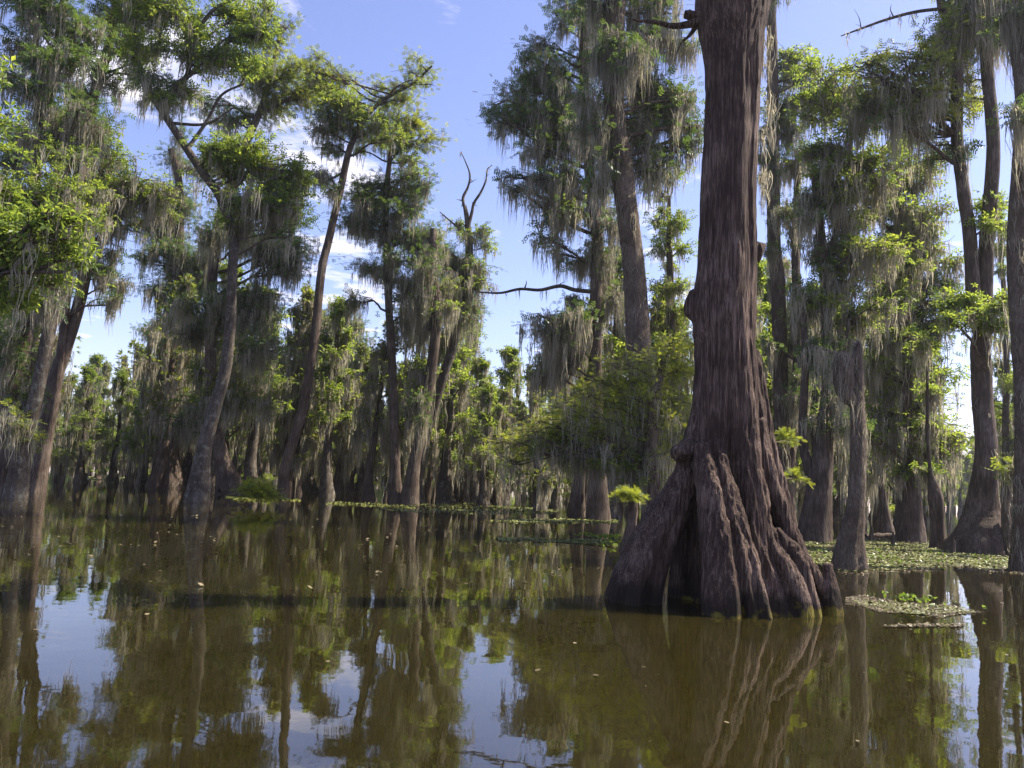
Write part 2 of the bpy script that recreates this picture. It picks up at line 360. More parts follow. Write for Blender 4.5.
# ------------------------------------------------------------------ the great cypress in front
YC = 10.9
def P_(x, y, dy=0.0): return at(x, y, YC + dy)
def main_tree():
    g = at(722, 612, YC); g[2] = 0
    root = bpy.data.objects.new('bald_cypress', None); COL.objects.link(root); root.location = g
    tag(root, 'huge old bald cypress with buttressed roots standing in the open water up close', 'tree')
    acc = Acc(); pp = YC * 1.0 / F
    def tb(ctrl, m, k=16, wob=.05):
        P = []; R = []
        for c in ctrl: P.append(P_(c[0], c[1], c[2])); R.append(c[3])
        P = spline(P, m); R = spline(np.array(R)[:, None].repeat(3, 1), m)[:, 0]
        a = np.arange(k) * 2 * PI / k; mod = np.ones((1, m, k))
        for kk in (2, 3, 5): mod[0] += wob * np.sin(kk * a[None] + np.linspace(0, rs.uniform(1, 4), m)[:, None] + rs.uniform(0, 6))
        tubes(acc, P[None], R[None], k, mod)
    p = lambda w: w * pp
    body = [(744, -560, 0, p(20)), (742, -300, 0, p(26)), (738, -100, 0, p(30)), (732, 0, 0, p(37)), (733, 55, 0, p(30)), (732.5, 100, 0, p(27)), (728, 200, 0, p(27.5)), (727, 260, 0, p(29)),
            (724, 310, 0, p(31)), (725, 350, 0, p(29.5)), (726, 390, 0, p(31)), (726, 440, .05, p(35)), (729, 480, .12, p(37)), (731, 530, .22, p(40)), (733, 580, .3, p(42)), (734, 625, .3, p(44)), (734, 660, .3, p(44))]
    tb(body, 120, 40, .025)
    roots = [
        [(708, 400, .0, .2), (697, 440, .0, .2), (687, 480, .0, .24), (659, 530, .0, .29), (637, 575, -.03, .31), (626, 612, -.05, .32), (620, 655, -.05, .34)],
        [(705, 430, .3, .22), (698, 480, .4, .22), (690, 530, .5, .22), (684, 580, .55, .22), (680, 655, .6, .24)],
        [(694, 448, -.1, .16), (682, 452, -.2, .13), (679, 446, -.22, .08)],
        [(690, 470, -.2, .08), (672, 510, -.26, .09), (652, 550, -.3, .1), (636, 590, -.36, .1), (630, 650, -.4, .1)],
        [(684, 500, -.22, .06), (668, 545, -.24, .08), (656, 590, -.26, .09), (650, 650, -.3, .09)],
        [(665, 500, -.1, .06), (643, 545, -.2, .08), (620, 590, -.22, .09), (610, 650, -.25, .09)],
        [(701, 446, -.38, .10), (707, 475, -.52, .145), (713, 510, -.64, .165), (718, 550, -.75, .19), (722, 590, -.84, .22), (723, 625, -.9, .23), (724, 660, -.9, .23)],
        [(716, 440, -.4, .08), (724, 475, -.52, .085), (732, 510, -.65, .085), (741, 550, -.78, .09), (749, 590, -.88, .09), (755, 630, -.95, .085), (757, 665, -1., .08)],
        [(718, 455, -.42, .07), (731, 490, -.55, .075), (743, 530, -.68, .085), (754, 570, -.80, .09), (762, 600, -.90, .085), (768, 630, -.97, .08), (770, 665, -1., .08)],
        [(745, 390, -.28, .10), (749, 440, -.34, .12), (751, 480, -.4, .14), (754, 520, -.42, .16), (760, 570, -.45, .2), (770, 615, -.5, .22), (772, 660, -.5, .22)],
        [(752, 380, -.05, .10), (759, 430, -.12, .12), (768, 475, -.2, .12), (783, 520, -.25, .115), (801, 555, -.28, .11), (818, 583, -.3, .10), (830, 608, -.3, .12), (833, 650, -.3, .13)],
        [(757, 470, -.3, .08), (763, 510, -.4, .085), (772, 545, -.46, .10), (786, 570, -.52, .13), (797, 595, -.58, .15), (802, 625, -.6, .16), (803, 660, -.6, .16)],
        [(775, 530, -.35, .07), (787, 545, -.42, .09), (800, 562, -.48, .09), (809, 590, -.52, .085), (815, 620, -.55, .09), (817, 655, -.55, .09)],
        [(750, 500, -.38, .07), (757, 540, -.5, .085), (770, 580, -.58, .10), (781, 620, -.64, .12), (783, 660, -.65, .12)],
        [(752, 350, .05, .10), (758, 400, .05, .14), (767, 450, .05, .15), (778, 500, .08, .16), (790, 545, .12, .18), (803, 590, .15, .2), (810, 655, .2, .22)],
        [(760, 420, -.2, .06), (766, 455, -.26, .07), (775, 490, -.3, .07), (790, 528, -.3, .07), (797, 560, -.32, .06)],
        [(745, 430, .4, .2), (760, 500, .7, .26), (775, 580, .95, .3), (780, 655, 1.1, .3)],
        [(715, 430, .5, .22), (712, 510, .7, .28), (712, 600, .8, .3), (710, 655, .9, .3)],
        [(827, 564, -.28, .045), (829, 575, -.3, .075), (831, 590, -.32, .10), (833, 615, -.35, .125), (834, 655, -.35, .13)],
        [(716, 480, -.2, .2), (720, 530, -.3, .24), (735, 580, -.35, .28), (745, 620, -.35, .3), (748, 655, -.35, .3)],
        [(700, 318, -.05, .12), (692, 308, 0, .10), (697, 292, 0, .10)],
        [(738, 30, 0, .3), (712, 22, -.02, .2), (696, 17, -.05, .09), (684, 14, -.05, .06)],
        [(764, -30, 0, .16), (762, 10, 0, .12)],
        [(765, 245, .05, .03), (757, 250, 0, .10), (755, 262, 0, .06)],
    ]
    for r in roots: tb(r, len(r) * 7, 14, .07)
    # thin bark ridges that run down the trunk
    for i in range(34):
        a = rs.uniform(-.3, PI + .3); 
        ctrl = []
        y0 = rs.uniform(-100, 380); y1 = y0 + rs.uniform(60, 200)
        for y in np.linspace(y0, min(y1, 470), 6):
            bx = np.interp(y, [b[0 + 1] for b in body], [b[0] for b in body]); br = np.interp(y, [b[1] for b in body], [b[3] for b in body])
            a += rs.normal(0, .02)
            c = P_(bx, y) + np.array([math.cos(a) * br, -math.sin(a) * br, 0]) * .985
            ctrl.append(c)
        q = spline(ctrl, 24); tubes(acc, q[None], (np.sin(np.linspace(.05, PI - .05, 24)) * rs.uniform(.018, .036))[None], 6)
    me = acc.mesh('trunk', BARK_MAIN, (0, 0, 0), True)
    tmp = bpy.data.objects.new('tmp', me); COL.objects.link(tmp)
    # close the tube ends through a voxel remesh
    import bmesh
    bm = bmesh.new(); bm.from_mesh(me); bmesh.ops.holes_fill(bm, edges=[e for e in bm.edges if e.is_boundary], sides=0); bm.to_mesh(me); bm.free()
    md = tmp.modifiers.new('r', 'REMESH'); md.mode = 'VOXEL'; md.voxel_size = .0165
    ms = tmp.modifiers.new('s', 'SMOOTH'); ms.iterations = 3; ms.factor = .5
    dg = bpy.context.evaluated_depsgraph_get()
    m2 = bpy.data.meshes.new_from_object(tmp.evaluated_get(dg)); m2.name = 'trunk'
    bpy.data.objects.remove(tmp); bpy.data.meshes.remove(me)
    n = len(m2.vertices); co = np.empty(n * 3, np.float32); m2.vertices.foreach_get('co', co); co = co.reshape(-1, 3)
    no = np.empty(n * 3, np.float32); m2.vertices.foreach_get('normal', no); no = no.reshape(-1, 3)
    d = np.empty(n, np.float32)
    for i in range(n):
        x, y, z = float(co[i, 0]), float(co[i, 1]), float(co[i, 2])
        wx = .12 * noise.noise((x * 2, y * 2, z * 1.4))
        d[i] = .034 * noise.noise((x * 9 + wx * 9, y * 9, z * .8)) - .05 * abs(noise.noise((x * 17 + wx * 12 + 5, y * 17, z * 1.0))) + .018 * noise.noise((x * 34, y * 34, z * 2.5)) + .02 * noise.noise((x * 5, y * 5, z * 4)) + .016
    hz = np.clip(co[:, 2] / .8, .35, 1) * np.clip(1.0 - co[:, 2] * .12, .45, .78)
    co = co + no * (d * hz)[:, None] - g
    m2.vertices.foreach_set('co', co.astype(np.float32).ravel()); m2.polygons.foreach_set('use_smooth', np.ones(len(m2.polygons), bool))
    m2.materials.clear(); m2.materials.append(BARK_MAIN); m2.update()
    link('trunk', m2, root)
    # bare limb to the left near the top of the frame
    for ctrl in ([(708, 18, 0, .10), (690, 24, -.1, .06), (672, 26, -.2, .042), (655, 22, -.3, .03), (640, 21, -.35, .02), (630, 19, -.4, .008)],
                 [(700, 20, 0, .05), (690, 35, .05, .025), (682, 42, .1, .016), (676, 55, .12, .006)]):
        ab = Acc(); q = spline([P_(*c[:3]) for c in ctrl], 20); tubes(ab, q[None], np.interp(np.linspace(0, 1, 20), np.linspace(0, 1, len(ctrl)), [c[3] for c in ctrl])[None], 8)
        link('bare_branch', ab.mesh('bare_branch', BARK_MAIN, g, True), root)
    am = Acc(); al = {}
    q = spline([P_(*c[:3]) for c in [(700, 22, 0), (672, 24, -.2), (640, 21, -.35)]], 30)
    sel = q[rs.randint(0, 30, 9)]; moss_strands(am, sel, rs.uniform(.15, .55, 9), .012, .03, 8)
    # moss tufts and a few leaves on the right flank of the trunk
    for (x, y, dx) in [(768, 60, .03), (770, 100, .04), (766, 130, .02), (764, 170, .0), (767, 40, .05)]:
        c = P_(x, y, .2)[None] + rs.normal(0, .05, (5, 3)); moss_strands(am, c, rs.uniform(.3, .9, 5), .014, .05, 8)
    blobs = [(770, -140, 120, 60, 'd', .5, .7, .5), (640, -170, 90, 60, 'd', .5, .8, -.6), (850, -230, 90, 60, 'd', .5, .5, 1.5), (720, -330, 130, 70, 'd', .6, .5, 0),
             (800, -430, 120, 70, 'f', .6, .3, -1.5), (690, -480, 110, 70, 'd', .6, .3, 1.5), (745, -600, 120, 80, 'f', .6, .2, 0), (600, -330, 90, 50, 'd', .5, .5, 1.2)]
    path = np.array([P_(b[0], b[1]) for b in body[:3]]); path = spline(path, 30)
    for b in blobs:
        C = at(b[0], b[1], YC + b[7]); i = int(np.argmin(np.abs(path[:, 2] - (C[2] - .6)))); s = path[i]
        ab = Acc(); a = al.setdefault(KINDS[b[4]][1].name, Acc())
        grow_blob(C, (b[2] * pp, b[3] * pp, b[2] * pp), s, norm((C - s) * np.array([1, 1, .2])), b[4], b[5], b[6], a, ab, am, 1.0, .09, mosslen=1.4, mossw=.016)
        link('branch', ab.mesh('branch', BARK_MAIN, g, True), root)
    for k, a in al.items(): link('crown', a.mesh('crown', bpy.data.materials[k], g), root)
    link('hanging_moss', am.mesh('hanging_moss', MOSS, g), root)
    return root
GREAT = main_tree()

# ------------------------------------------------------------------ trees one can tell apart
# far left group
tree('cypress_tree', 'dark leaning cypress with mossy top, leftmost trunk of the left waterside trees', 'tree', (5, 496), [(5, 496, 9), (10, 400, 6.5), (25, 327, 6), (35, 200, 5), (44, 101, 4.5), (61, 17, 4), (68, -60, 3)],
     [(60, 15, 45, 22, 'd', 1, .8), (18, 45, 24, 16, 'd', .8, 1), (72, 62, 30, 16, 'd', .9, .8), (28, 85, 32, 18, 'd', .8, 1), (55, 122, 40, 16, 'd', .9, 1.6), (18, 160, 26, 20, 'd', .9, 1), (62, 150, 30, 15, 'd', .7, 1.5),
      (10, 350, 24, 40, 'd', .6, 1.8), (35, 240, 24, 20, 'd', .6, 1.5), (70, -60, 60, 35, 'd', .9, .3), (10, -20, 30, 25, 'd', .8, .3)], mosslen=1.5)
tree('cypress_tree', 'leaning cypress trunk second from the left water edge, with moss clad stems', 'tree', (16, 498), [(16, 497, 11), (25, 440, 7.5), (35, 398, 6.5), (56, 285, 6), (72, 215, 5), (80, 160, 4)],
     [(60, 190, 40, 22, 'b', 1, .9), (40, 215, 32, 20, 'b', 1, .8), (85, 215, 30, 18, 'b', .8, 1.6), (12, 190, 25, 18, 'b', .9, .6), (45, 300, 22, 14, 'd', .5, 1.5), (15, 420, 18, 14, 'f', .5, 1)], bark=BARK_GREY, mosslen=1.3)
tree('cypress_tree', 'tall twin stemmed cypress leaning right at the left waterside with bright leafy boughs', 'tree', (36, 492), [(36, 491, 9), (45, 440, 7), (53, 390, 6.5), (81, 278, 5.5), (88, 152, 5), (95, 95, 4.5), (112, 30, 4), (120, -40, 3)],
     [(112, 18, 28, 22, 'd', .9, .6), (135, 48, 26, 16, 'b', .7, .5), (100, 78, 20, 12, 'd', .7, 1), (78, 118, 26, 14, 'd', .8, 1), (112, 160, 34, 16, 'b', 1, .6), (135, 185, 40, 14, 'b', 1, 1.6), (100, 195, 40, 12, 'b', .9, 2),
      (158, 200, 24, 9, 'b', .9, .9), (115, 230, 22, 14, 'd', .5, 1.2), (95, 265, 16, 12, 'd', .6, 1), (120, 285, 14, 10, 'd', .5, 1.6), (118, -50, 55, 35, 'd', .9, .3)],
     forks=[[(42, 470, 5), (58, 390, 4.5), (70, 285, 3.8), (84, 200, 3)]], mosslen=1.4)
tree('tupelo_tree', 'broadleaf tree with bright boughs reaching in at the left edge', 'tree', (-70, 520), [(-70, 520, 14), (-60, 400, 9), (-45, 300, 8), (-20, 180, 6), (-10, 80, 4)],
     [(18, 232, 46, 22, 'b', 1.3, .3, 0), (58, 240, 36, 14, 'b', 1.2, .2, -.4), (28, 262, 46, 16, 'b', 1.2, .2, .3), (88, 258, 16, 8, 'b', .9, .1, -.2), (12, 306, 18, 6, 'b', .9, 0, 0), (-20, 230, 40, 40, 'b', 1, 0, 0), (0, 190, 30, 18, 'b', .9, .2, .5),
      (-40, 130, 60, 40, 'b', 1, 0, 0), (-80, 220, 50, 40, 'b', .8, 0, 0)], bark=BARK_GREY, sat=1, cover=.8)
# two dark moss laden trees behind the broadleaf
tree('tupelo_tree', 'tall crooked broadleaf tree whose bare dark limb bends against the sky at left', 'tree', (197, 502), [(197, 500, 14), (203, 455, 9), (213, 408, 7.5), (225, 355, 6.5), (235, 268, 5.5), (232, 232, 5.5), (217, 193, 5.5), (203, 173, 5), (176, 132, 4.5), (156, 101, 4.2), (138, 68, 3.5), (135, 0, 2.5), (134, -40, 2)],
     [(148, 15, 34, 26, 'b', .9, .4), (190, 25, 36, 24, 'b', 1, .5), (235, 18, 32, 24, 'b', 1.1, .2), (252, 40, 20, 18, 'b', 1.2, .1), (215, 62, 34, 20, 'b', 1, .5), (150, 75, 24, 16, 'd', .6, .8), (185, 90, 26, 12, 'b', .7, 1.2),
      (250, 148, 34, 18, 'b', 1.2, .3), (272, 172, 36, 20, 'b', 1.3, .4), (235, 172, 30, 18, 'b', 1.1, .5), (292, 190, 22, 16, 'b', 1.1, .5), (256, 205, 42, 16, 'b', 1.1, 1.6), (190, -20, 50, 22, 'b', .6, .2), (300, 215, 16, 14, 'd', .8, .5)],
     bark=BARK_GREY, cover=1.15, slim=.85, forks=[[(166, 105, 3.6), (176, 84, 3.2), (186, 72, 2.8), (190, 40, 2.4), (215, 14, 1.8), (236, -4, 1.2)], [(190, 152, 2.2), (205, 120, 1.8), (222, 96, 1.4), (245, 85, 1)], [(176, 118, 1.8), (205, 122, 1.4), (235, 108, .8)]], mosslen=1.3)
tree('cypress_tree', 'feathery pale cypress rising behind the crooked broadleaf tree against the cloud', 'tree', (232, 495), [(232, 494, 13), (222, 455, 7), (213, 400, 5.5), (212, 300, 5), (222, 220, 4.5), (245, 150, 4), (262, 100, 3.2), (275, 50, 2.2), (282, 30, 1.5)],
     [(268, 45, 24, 14, 'f', .8, .2), (285, 78, 30, 20, 'f', .9, .1), (272, 108, 34, 18, 'f', 1, .2), (300, 68, 16, 8, 'f', .7, .1), (262, 82, 20, 20, 'f', .7, .1), (225, 120, 26, 18, 'd', .7, .8), (215, 235, 30, 16, 'd', .9, 2.2),
      (265, 245, 38, 16, 'd', 1.1, 2.4), (235, 300, 34, 16, 'd', .9, 2.4), (262, 350, 34, 18, 'd', .8, 2.6), (195, 330, 28, 18, 'd', .9, 2.4), (240, 400, 34, 16, 'f', .7, 2.2), (200, 410, 26, 16, 'd', .6, 2)], flute=.45, flute_h=1.8, lobes=9, mosslen=1.7)
tree('cypress_tree', 'dark moss curtained cypress between the crooked broadleaf and the left leaning trunks', 'tree', (172, 488), [(172, 487, 11), (172, 440, 6), (176, 380, 5), (180, 280, 4.5), (178, 190, 4), (172, 150, 3)],
     [(175, 205, 26, 22, 'd', .9, 2), (165, 232, 28, 18, 'd', .9, 2), (190, 262, 32, 18, 'd', 1, 2.2), (160, 290, 22, 14, 'd', .8, 2), (185, 325, 30, 18, 'd', .9, 2.2), (170, 370, 26, 16, 'd', .8, 2.2), (190, 420, 26, 18, 'd', .7, 1.8), (150, 250, 14, 8, 'b', .5, .5),
      (176, 160, 22, 14, 'd', .6, 1)], mosslen=1.8)
tree('cypress_tree', 'thin pale leaning cypress in front of the green glade at left', 'tree', (132, 482), [(131, 482, 6), (136, 440, 4), (141, 400, 3.5), (150, 350, 3), (158, 320, 2)],
     [(165, 345, 20, 8, 'd', .9, 1.6), (150, 330, 18, 8, 'd', .7, 1.2), (175, 360, 12, 8, 'd', .6, 1.2)], bark=BARK_GREY, mosslen=1.5)
tree('cypress_tree', 'slender rust brown cypress leaning right in mid picture with a long sky topped limb', 'tree', (283, 499), [(283, 498, 7.5), (284, 480, 6.5), (287, 461, 6), (303, 408, 5.8), (315, 338, 5.4), (322, 271, 5), (328, 237, 4.8), (341, 183, 4.4), (351, 149, 3.8), (366, 118, 3), (385, 98, 2.4), (412, 81, 1.8), (432, 66, 1.2)],
     [(332, 82, 26, 14, 'f', .9, .1), (315, 72, 18, 9, 'f', .8, 0), (345, 105, 28, 16, 'b', .9, .3), (352, 130, 30, 14, 'd', .9, .8), (318, 130, 18, 9, 'd', .7, .9), (402, 86, 22, 7, 'f', .9, .1), (425, 70, 14, 7, 'f', 1, 0), (385, 100, 18, 9, 'f', .9, .1),
      (322, 175, 20, 8, 'd', .5, 1), (378, 125, 26, 12, 'b', 1, .4)], dead=[[(344, 172, 1.5), (325, 180, 1.2), (305, 170, .7)]], bark=BARK, flute=.12, slim=.82, sat=2)
tree('cypress_tree', 'straight thin cypress with layered boughs right of the leaning rust brown trunk', 'tree', (396, 503), [(396, 502, 9), (395, 470, 6), (394, 390, 4.6), (389, 303, 4.2), (387, 250, 4), (386, 200, 3.6), (391, 150, 2.5), (394, 128, 1.5)],
     [(400, 118, 26, 12, 'f', 1, .2), (378, 140, 24, 12, 'b', 1, .3), (425, 142, 26, 10, 'f', 1, .2), (410, 160, 28, 10, 'b', 1, .4), (395, 190, 34, 12, 'd', 1, 1), (365, 200, 20, 9, 'd', .7, .8), (415, 205, 22, 12, 'd', .9, 1), (352, 222, 26, 12, 'd', .8, 1.4),
      (392, 235, 34, 14, 'd', 1, 1.5), (420, 240, 18, 12, 'd', .8, 1), (372, 270, 30, 9, 'd', .8, 1.2), (350, 300, 12, 12, 'd', .7, 2), (410, 295, 24, 9, 'b', .8, .8)], flute=.2, mosslen=1.3, slim=.9)
tree('cypress_tree', 'moss hung cypress, left stem of the close trio in mid picture', 'tree', (409, 504), [(409, 503, 10), (414, 465, 6), (422, 426, 5.4), (436, 331, 5), (434, 270, 4), (433, 230, 3)],
     [(432, 235, 22, 12, 'd', .8, 1.6), (425, 270, 24, 12, 'd', .8, 2.2), (445, 290, 24, 10, 'b', .9, 1.6), (425, 320, 22, 10, 'd', .7, 2.6), (415, 370, 16, 8, 'b', .6, 1.4), (420, 400, 18, 10, 'd', .6, 1.6)], mosslen=2.0, flute=.15)
tree('cypress_tree', 'forked snag with bare twisted top fingers above the close trio in mid picture', 'tree', (419, 503), [(417, 502, 8), (419, 475, 5.5), (427, 430, 5), (436, 401, 4.6), (454, 341, 4.6), (464, 285, 4.6), (469, 250, 4.2), (467, 218, 2.6), (465, 205, 1.6)],
     [(470, 235, 18, 9, 'b', .6, .8), (488, 245, 13, 9, 'b', .8, .2), (458, 262, 22, 12, 'd', .7, 1.8), (475, 285, 22, 10, 'b', .7, 1.2), (460, 315, 22, 10, 'd', .8, 1.8), (440, 250, 14, 8, 'd', .6, 1.5)],
     dead=[[(467, 225, 2.2), (465, 210, 1.9), (463, 198, 1.6), (468, 187, 1.3), (470, 175, 1), (466, 163, .7), (461, 152, .4)], [(468, 228, 2.1), (472, 212, 1.8), (474, 203, 1.5), (481, 192, 1.3), (486, 180, .9), (487, 170, .6), (492, 165, .4)], [(468, 235, 1.6), (455, 225, 1.1), (440, 212, .5)]], mosslen=1.6, bark=BARK_GREY, flute=.15)
tree('cypress_tree', 'reddish cypress, right stem of the close trio in mid picture', 'tree', (445, 500), [(443, 499, 9), (446, 450, 6), (450, 397, 5.5), (457, 341, 5), (462, 290, 4), (462, 260, 3)],
     [(470, 300, 18, 8, 'b', .7, .8), (445, 355, 18, 8, 'd', .6, 1.8), (470, 350, 18, 8, 'b', .8, .8), (440, 410, 16, 8, 'b', .6, 1.2), (462, 385, 18, 9, 'd', .6, 1.6), (465, 430, 14, 8, 'd', .6, 1.4)], mosslen=1.6, flute=.2)
tree('weeping_cypress', 'weeping cypress smothered in pale hanging moss behind the leaning rust trunk', 'tree', (338, 490), [(338, 490, 5), (337, 440, 3.5), (334, 380, 3), (332, 330, 2)],
     [(332, 322, 24, 9, 'f', 1, 1), (318, 350, 28, 12, 'f', 1, 2), (350, 345, 26, 12, 'd', .9, 2.2), (322, 385, 30, 12, 'f', .8, 3), (352, 390, 24, 14, 'd', .8, 3), (315, 420, 26, 12, 'f', .6, 3.4), (345, 430, 26, 12, 'd', .6, 3.4)], mosslen=2.3, mossw=.06, lsize=1.2)
# behind / left of the great trunk
tree('cypress_tree', 'dark shaggy cypress left of the moss draped trunk, boughs drooping with grey moss', 'tree', (598, 520), [(598, 522, 12), (597, 450, 7), (596, 380, 6.5), (596, 300, 6.2), (597, 240, 6), (590, 180, 5.5), (586, 100, 5), (582, 30, 4.5), (580, -40, 3.5)],
     [(578, 8, 26, 15, 'd', 1, 1), (522, 78, 16, 10, 'd', .9, .5), (545, 66, 26, 13, 'd', .9, .8), (525, 102, 34, 13, 'd', 1.1, 1), (560, 98, 34, 16, 'd', 1.1, 1.6), (500, 122, 20, 9, 'd', 1.1, .6), (542, 125, 40, 14, 'd', 1.2, 2.4), (588, 60, 26, 26, 'd', 1, 2),
      (575, 140, 34, 14, 'd', 1, 2.6), (545, 178, 26, 8, 'd', .9, 1.4), (512, 190, 14, 6, 'd', .9, .8), (565, 196, 30, 10, 'd', .9, 1.6), (553, 222, 24, 9, 'b', .8, .9), (598, 210, 26, 14, 'd', .8, 2), (555, 335, 30, 11, 'd', 1, 2.6), (548, 362, 20, 10, 'd', .9, 2.6), (575, 318, 26, 10, 'd', .8, 2.2),
      (580, 262, 26, 12, 'd', .8, 1.8), (560, -30, 50, 25, 'd', 1, .6), (605, 280, 18, 14, 'd', .6, 2)],
     dead=[[(596, 292, 2.4), (575, 290, 2.2), (560, 286, 2), (540, 290, 1.7), (520, 289, 1.5), (500, 293, 1.2), (478, 292, .7)]], mosslen=1.7, mossw=.03, trunk_moss=60)
tree('cypress_tree', 'moss draped cypress trunk between the shaggy tree and the great trunk', 'tree', (663, 537), [(663, 536, 22), (656, 480, 15), (647, 430, 13), (640, 383, 12.5), (637, 330, 12), (635, 270, 11.5), (628, 215, 11), (621, 170, 12), (615, 120, 11), (613, 60, 11), (614, 0, 11), (616, -60, 9), (620, -200, 6)],
     [(595, 5, 25, 18, 'd', .9, 2, -.3), (650, 12, 30, 14, 'd', .8, 2.6, .5), (672, 40, 22, 12, 'd', .6, 2.6, .8), (640, 50, 24, 14, 'd', .5, 2.6), (655, 85, 30, 18, 'd', .6, 3, .9), (682, 95, 18, 14, 'd', .6, 2.2, 1), (648, 120, 28, 14, 'd', .7, 2.4, .6),
      (665, 150, 30, 12, 'd', .9, 1.6, .8), (690, 145, 16, 10, 'd', .8, 1.2, 1.2), (612, 40, 20, 20, 'd', .4, 2.6, -.6), (590, 100, 20, 18, 'd', .5, 2.2, -.5), (605, 160, 18, 18, 'd', .4, 2, -.4), (640, -50, 50, 22, 'd', .6, 1)],
     mosslen=1.5, mossw=.024, trunk_moss=260, bark=BARK_FUZZ)
tree('tupelo_tree', 'small sunlit broadleaf tree seen in the gap between draped trunk and great trunk', 'tree', (676, 520), [(676, 520, 8), (676, 440, 5), (672, 360, 4), (670, 280, 3.5), (668, 200, 2)],
     [(668, 180, 18, 8, 'b', .6, .2), (660, 198, 14, 6, 'b', .5, .1), (672, 222, 20, 12, 'b', .9, .2), (660, 250, 18, 10, 'b', .8, .6), (682, 250, 14, 12, 'b', 1, .2), (668, 290, 22, 12, 'b', .9, .6), (676, 325, 18, 12, 'b', 1, .4), (660, 340, 16, 10, 'b', .7, .6)])
tree('young_cypress', 'bright feathery young cypress spreading low boughs left of the great trunk', 'tree', (656, 545), [(656, 545, 8), (655, 500, 7), (652, 450, 6), (655, 400, 5), (664, 360, 3), (672, 340, 1.5)],
     [(676, 345, 20, 8, 'y', .8, 0, .5), (655, 362, 28, 8, 'y', .8, .1, -.3), (625, 380, 34, 9, 'y', .8, .2), (674, 378, 24, 10, 'y', .8, .2, .6), (590, 398, 38, 8, 'y', .8, .3), (642, 402, 36, 9, 'y', .8, .5), (680, 405, 18, 10, 'y', .8, .3), (560, 424, 34, 8, 'y', .8, .6, .8), (606, 424, 40, 9, 'y', .8, 1.2, .4),
      (528, 436, 30, 8, 'y', .8, .4, 1), (510, 448, 22, 6, 'y', .8, .3, .6), (550, 450, 30, 7, 'f', .6, 1.2, .9), (650, 430, 34, 9, 'y', .7, 1.6, .5), (600, 452, 40, 7, 'f', .5, 2.2, .6), (640, 468, 34, 7, 'f', .3, 2.6, .5), (675, 440, 18, 9, 'y', .6, 1)],
     mosslen=1.0, mossw=.014, flute=.1, rb=.028, cover=1.5, sat=2)
# right of the great trunk
tree('cypress_tree', 'tall dark trunk just right of the great cypress with moss beards up its length', 'tree', (786, 530), [(786, 530, 11), (785, 496, 8.5), (782, 390, 7.5), (778, 285, 7), (775, 237, 6.5), (774, 101, 6), (772, 20, 5), (770, -60, 4)],
     [(788, 78, 18, 14, 'b', .9, .5), (778, 110, 20, 12, 'b', .8, 1.2), (800, 60, 18, 10, 'b', .8, .4), (812, 95, 22, 12, 'b', 1, .8), (795, 130, 18, 12, 'b', .9, 1.6), (792, 165, 20, 10, 'd', .8, 2), (768, 175, 14, 12, 'd', .7, 2), (790, 210, 18, 12, 'd', .7, 2.2), (778, 265, 16, 12, 'd', .6, 2.2), (795, 320, 18, 14, 'd', .6, 1.8),
      (770, 345, 10, 12, 'd', .6, 1.6), (790, -20, 40, 18, 'd', .5, .4), (795, 400, 18, 12, 'd', .5, 1.5), (783, 440, 16, 10, 'y', .5, .2)], forks=[[(788, 500, 5), (797, 400, 5), (794, 300, 4.5), (798, 220, 4), (800, 150, 3)]], mosslen=1.5, trunk_moss=60)
tree('tupelo_tree', 'many stemmed dark tree with a broad base behind the moss covered snag', 'tree', (815, 541), [(815, 540, 17), (818, 500, 13), (822, 460, 10), (826, 400, 6), (828, 340, 5), (825, 290, 4.5), (823, 260, 5), (818, 210, 4.2), (812, 180, 3)],
     [(832, 75, 30, 12, 'b', .8, .2), (850, 92, 28, 12, 'b', .8, .3), (826, 112, 26, 14, 'b', 1.1, .6), (858, 128, 30, 15, 'b', 1, .5), (835, 150, 34, 15, 'b', 1.1, 1), (872, 160, 24, 14, 'b', 1, .5), (845, 185, 36, 14, 'b', 1, 1), (812, 195, 20, 12, 'd', .8, 1.6), (880, 195, 22, 14, 'b', 1, .6),
      (850, 222, 34, 14, 'b', 1, 1.4), (826, 245, 20, 12, 'd', .8, 1.4), (875, 250, 30, 14, 'b', 1, 1.2), (845, 285, 34, 14, 'b', .8, 1.6), (812, 300, 20, 14, 'd', .7, 1.6), (866, 320, 26, 14, 'b', .9, 1), (815, 350, 22, 14, 'd', .7, 1.4), (830, 420, 26, 14, 'd', .5, 1.4)],
     forks=[[(812, 500, 6), (806, 440, 4.5), (803, 370, 3.5), (806, 300, 3)], [(822, 480, 6), (836, 430, 4), (840, 380, 3), (848, 320, 2)], [(824, 262, 3.5), (838, 230, 3), (845, 180, 2.5), (850, 120, 1.5)]], flute=.12, mosslen=1.3)
tree('snag', 'broken cypress snag coated in brown moss with a knotted lump near its top', 'dead tree', (849, 569), [(849, 568, 17), (851, 540, 12.5), (855, 510, 9), (857, 480, 8), (858, 430, 7.5), (857, 400, 7), (857, 375, 6), (857, 357, 5), (858, 344, 3.5), (858, 340, .8)],
     [], bark=BARK_FUZZ, wob=.12, trunk_moss=150, mosslen=.5, mossw=.012, flute=.2, flute_h=.9, forks=[[(855, 404, 4), (849, 399, 7), (846, 391, 9.5), (844, 381, 11), (843, 372, 10.5), (844, 365, 11.5), (844, 357, 9), (845, 351, 3)], [(848, 372, 2.5), (838, 357, 1.8), (828, 350, 1.2), (816, 348, .5)]])
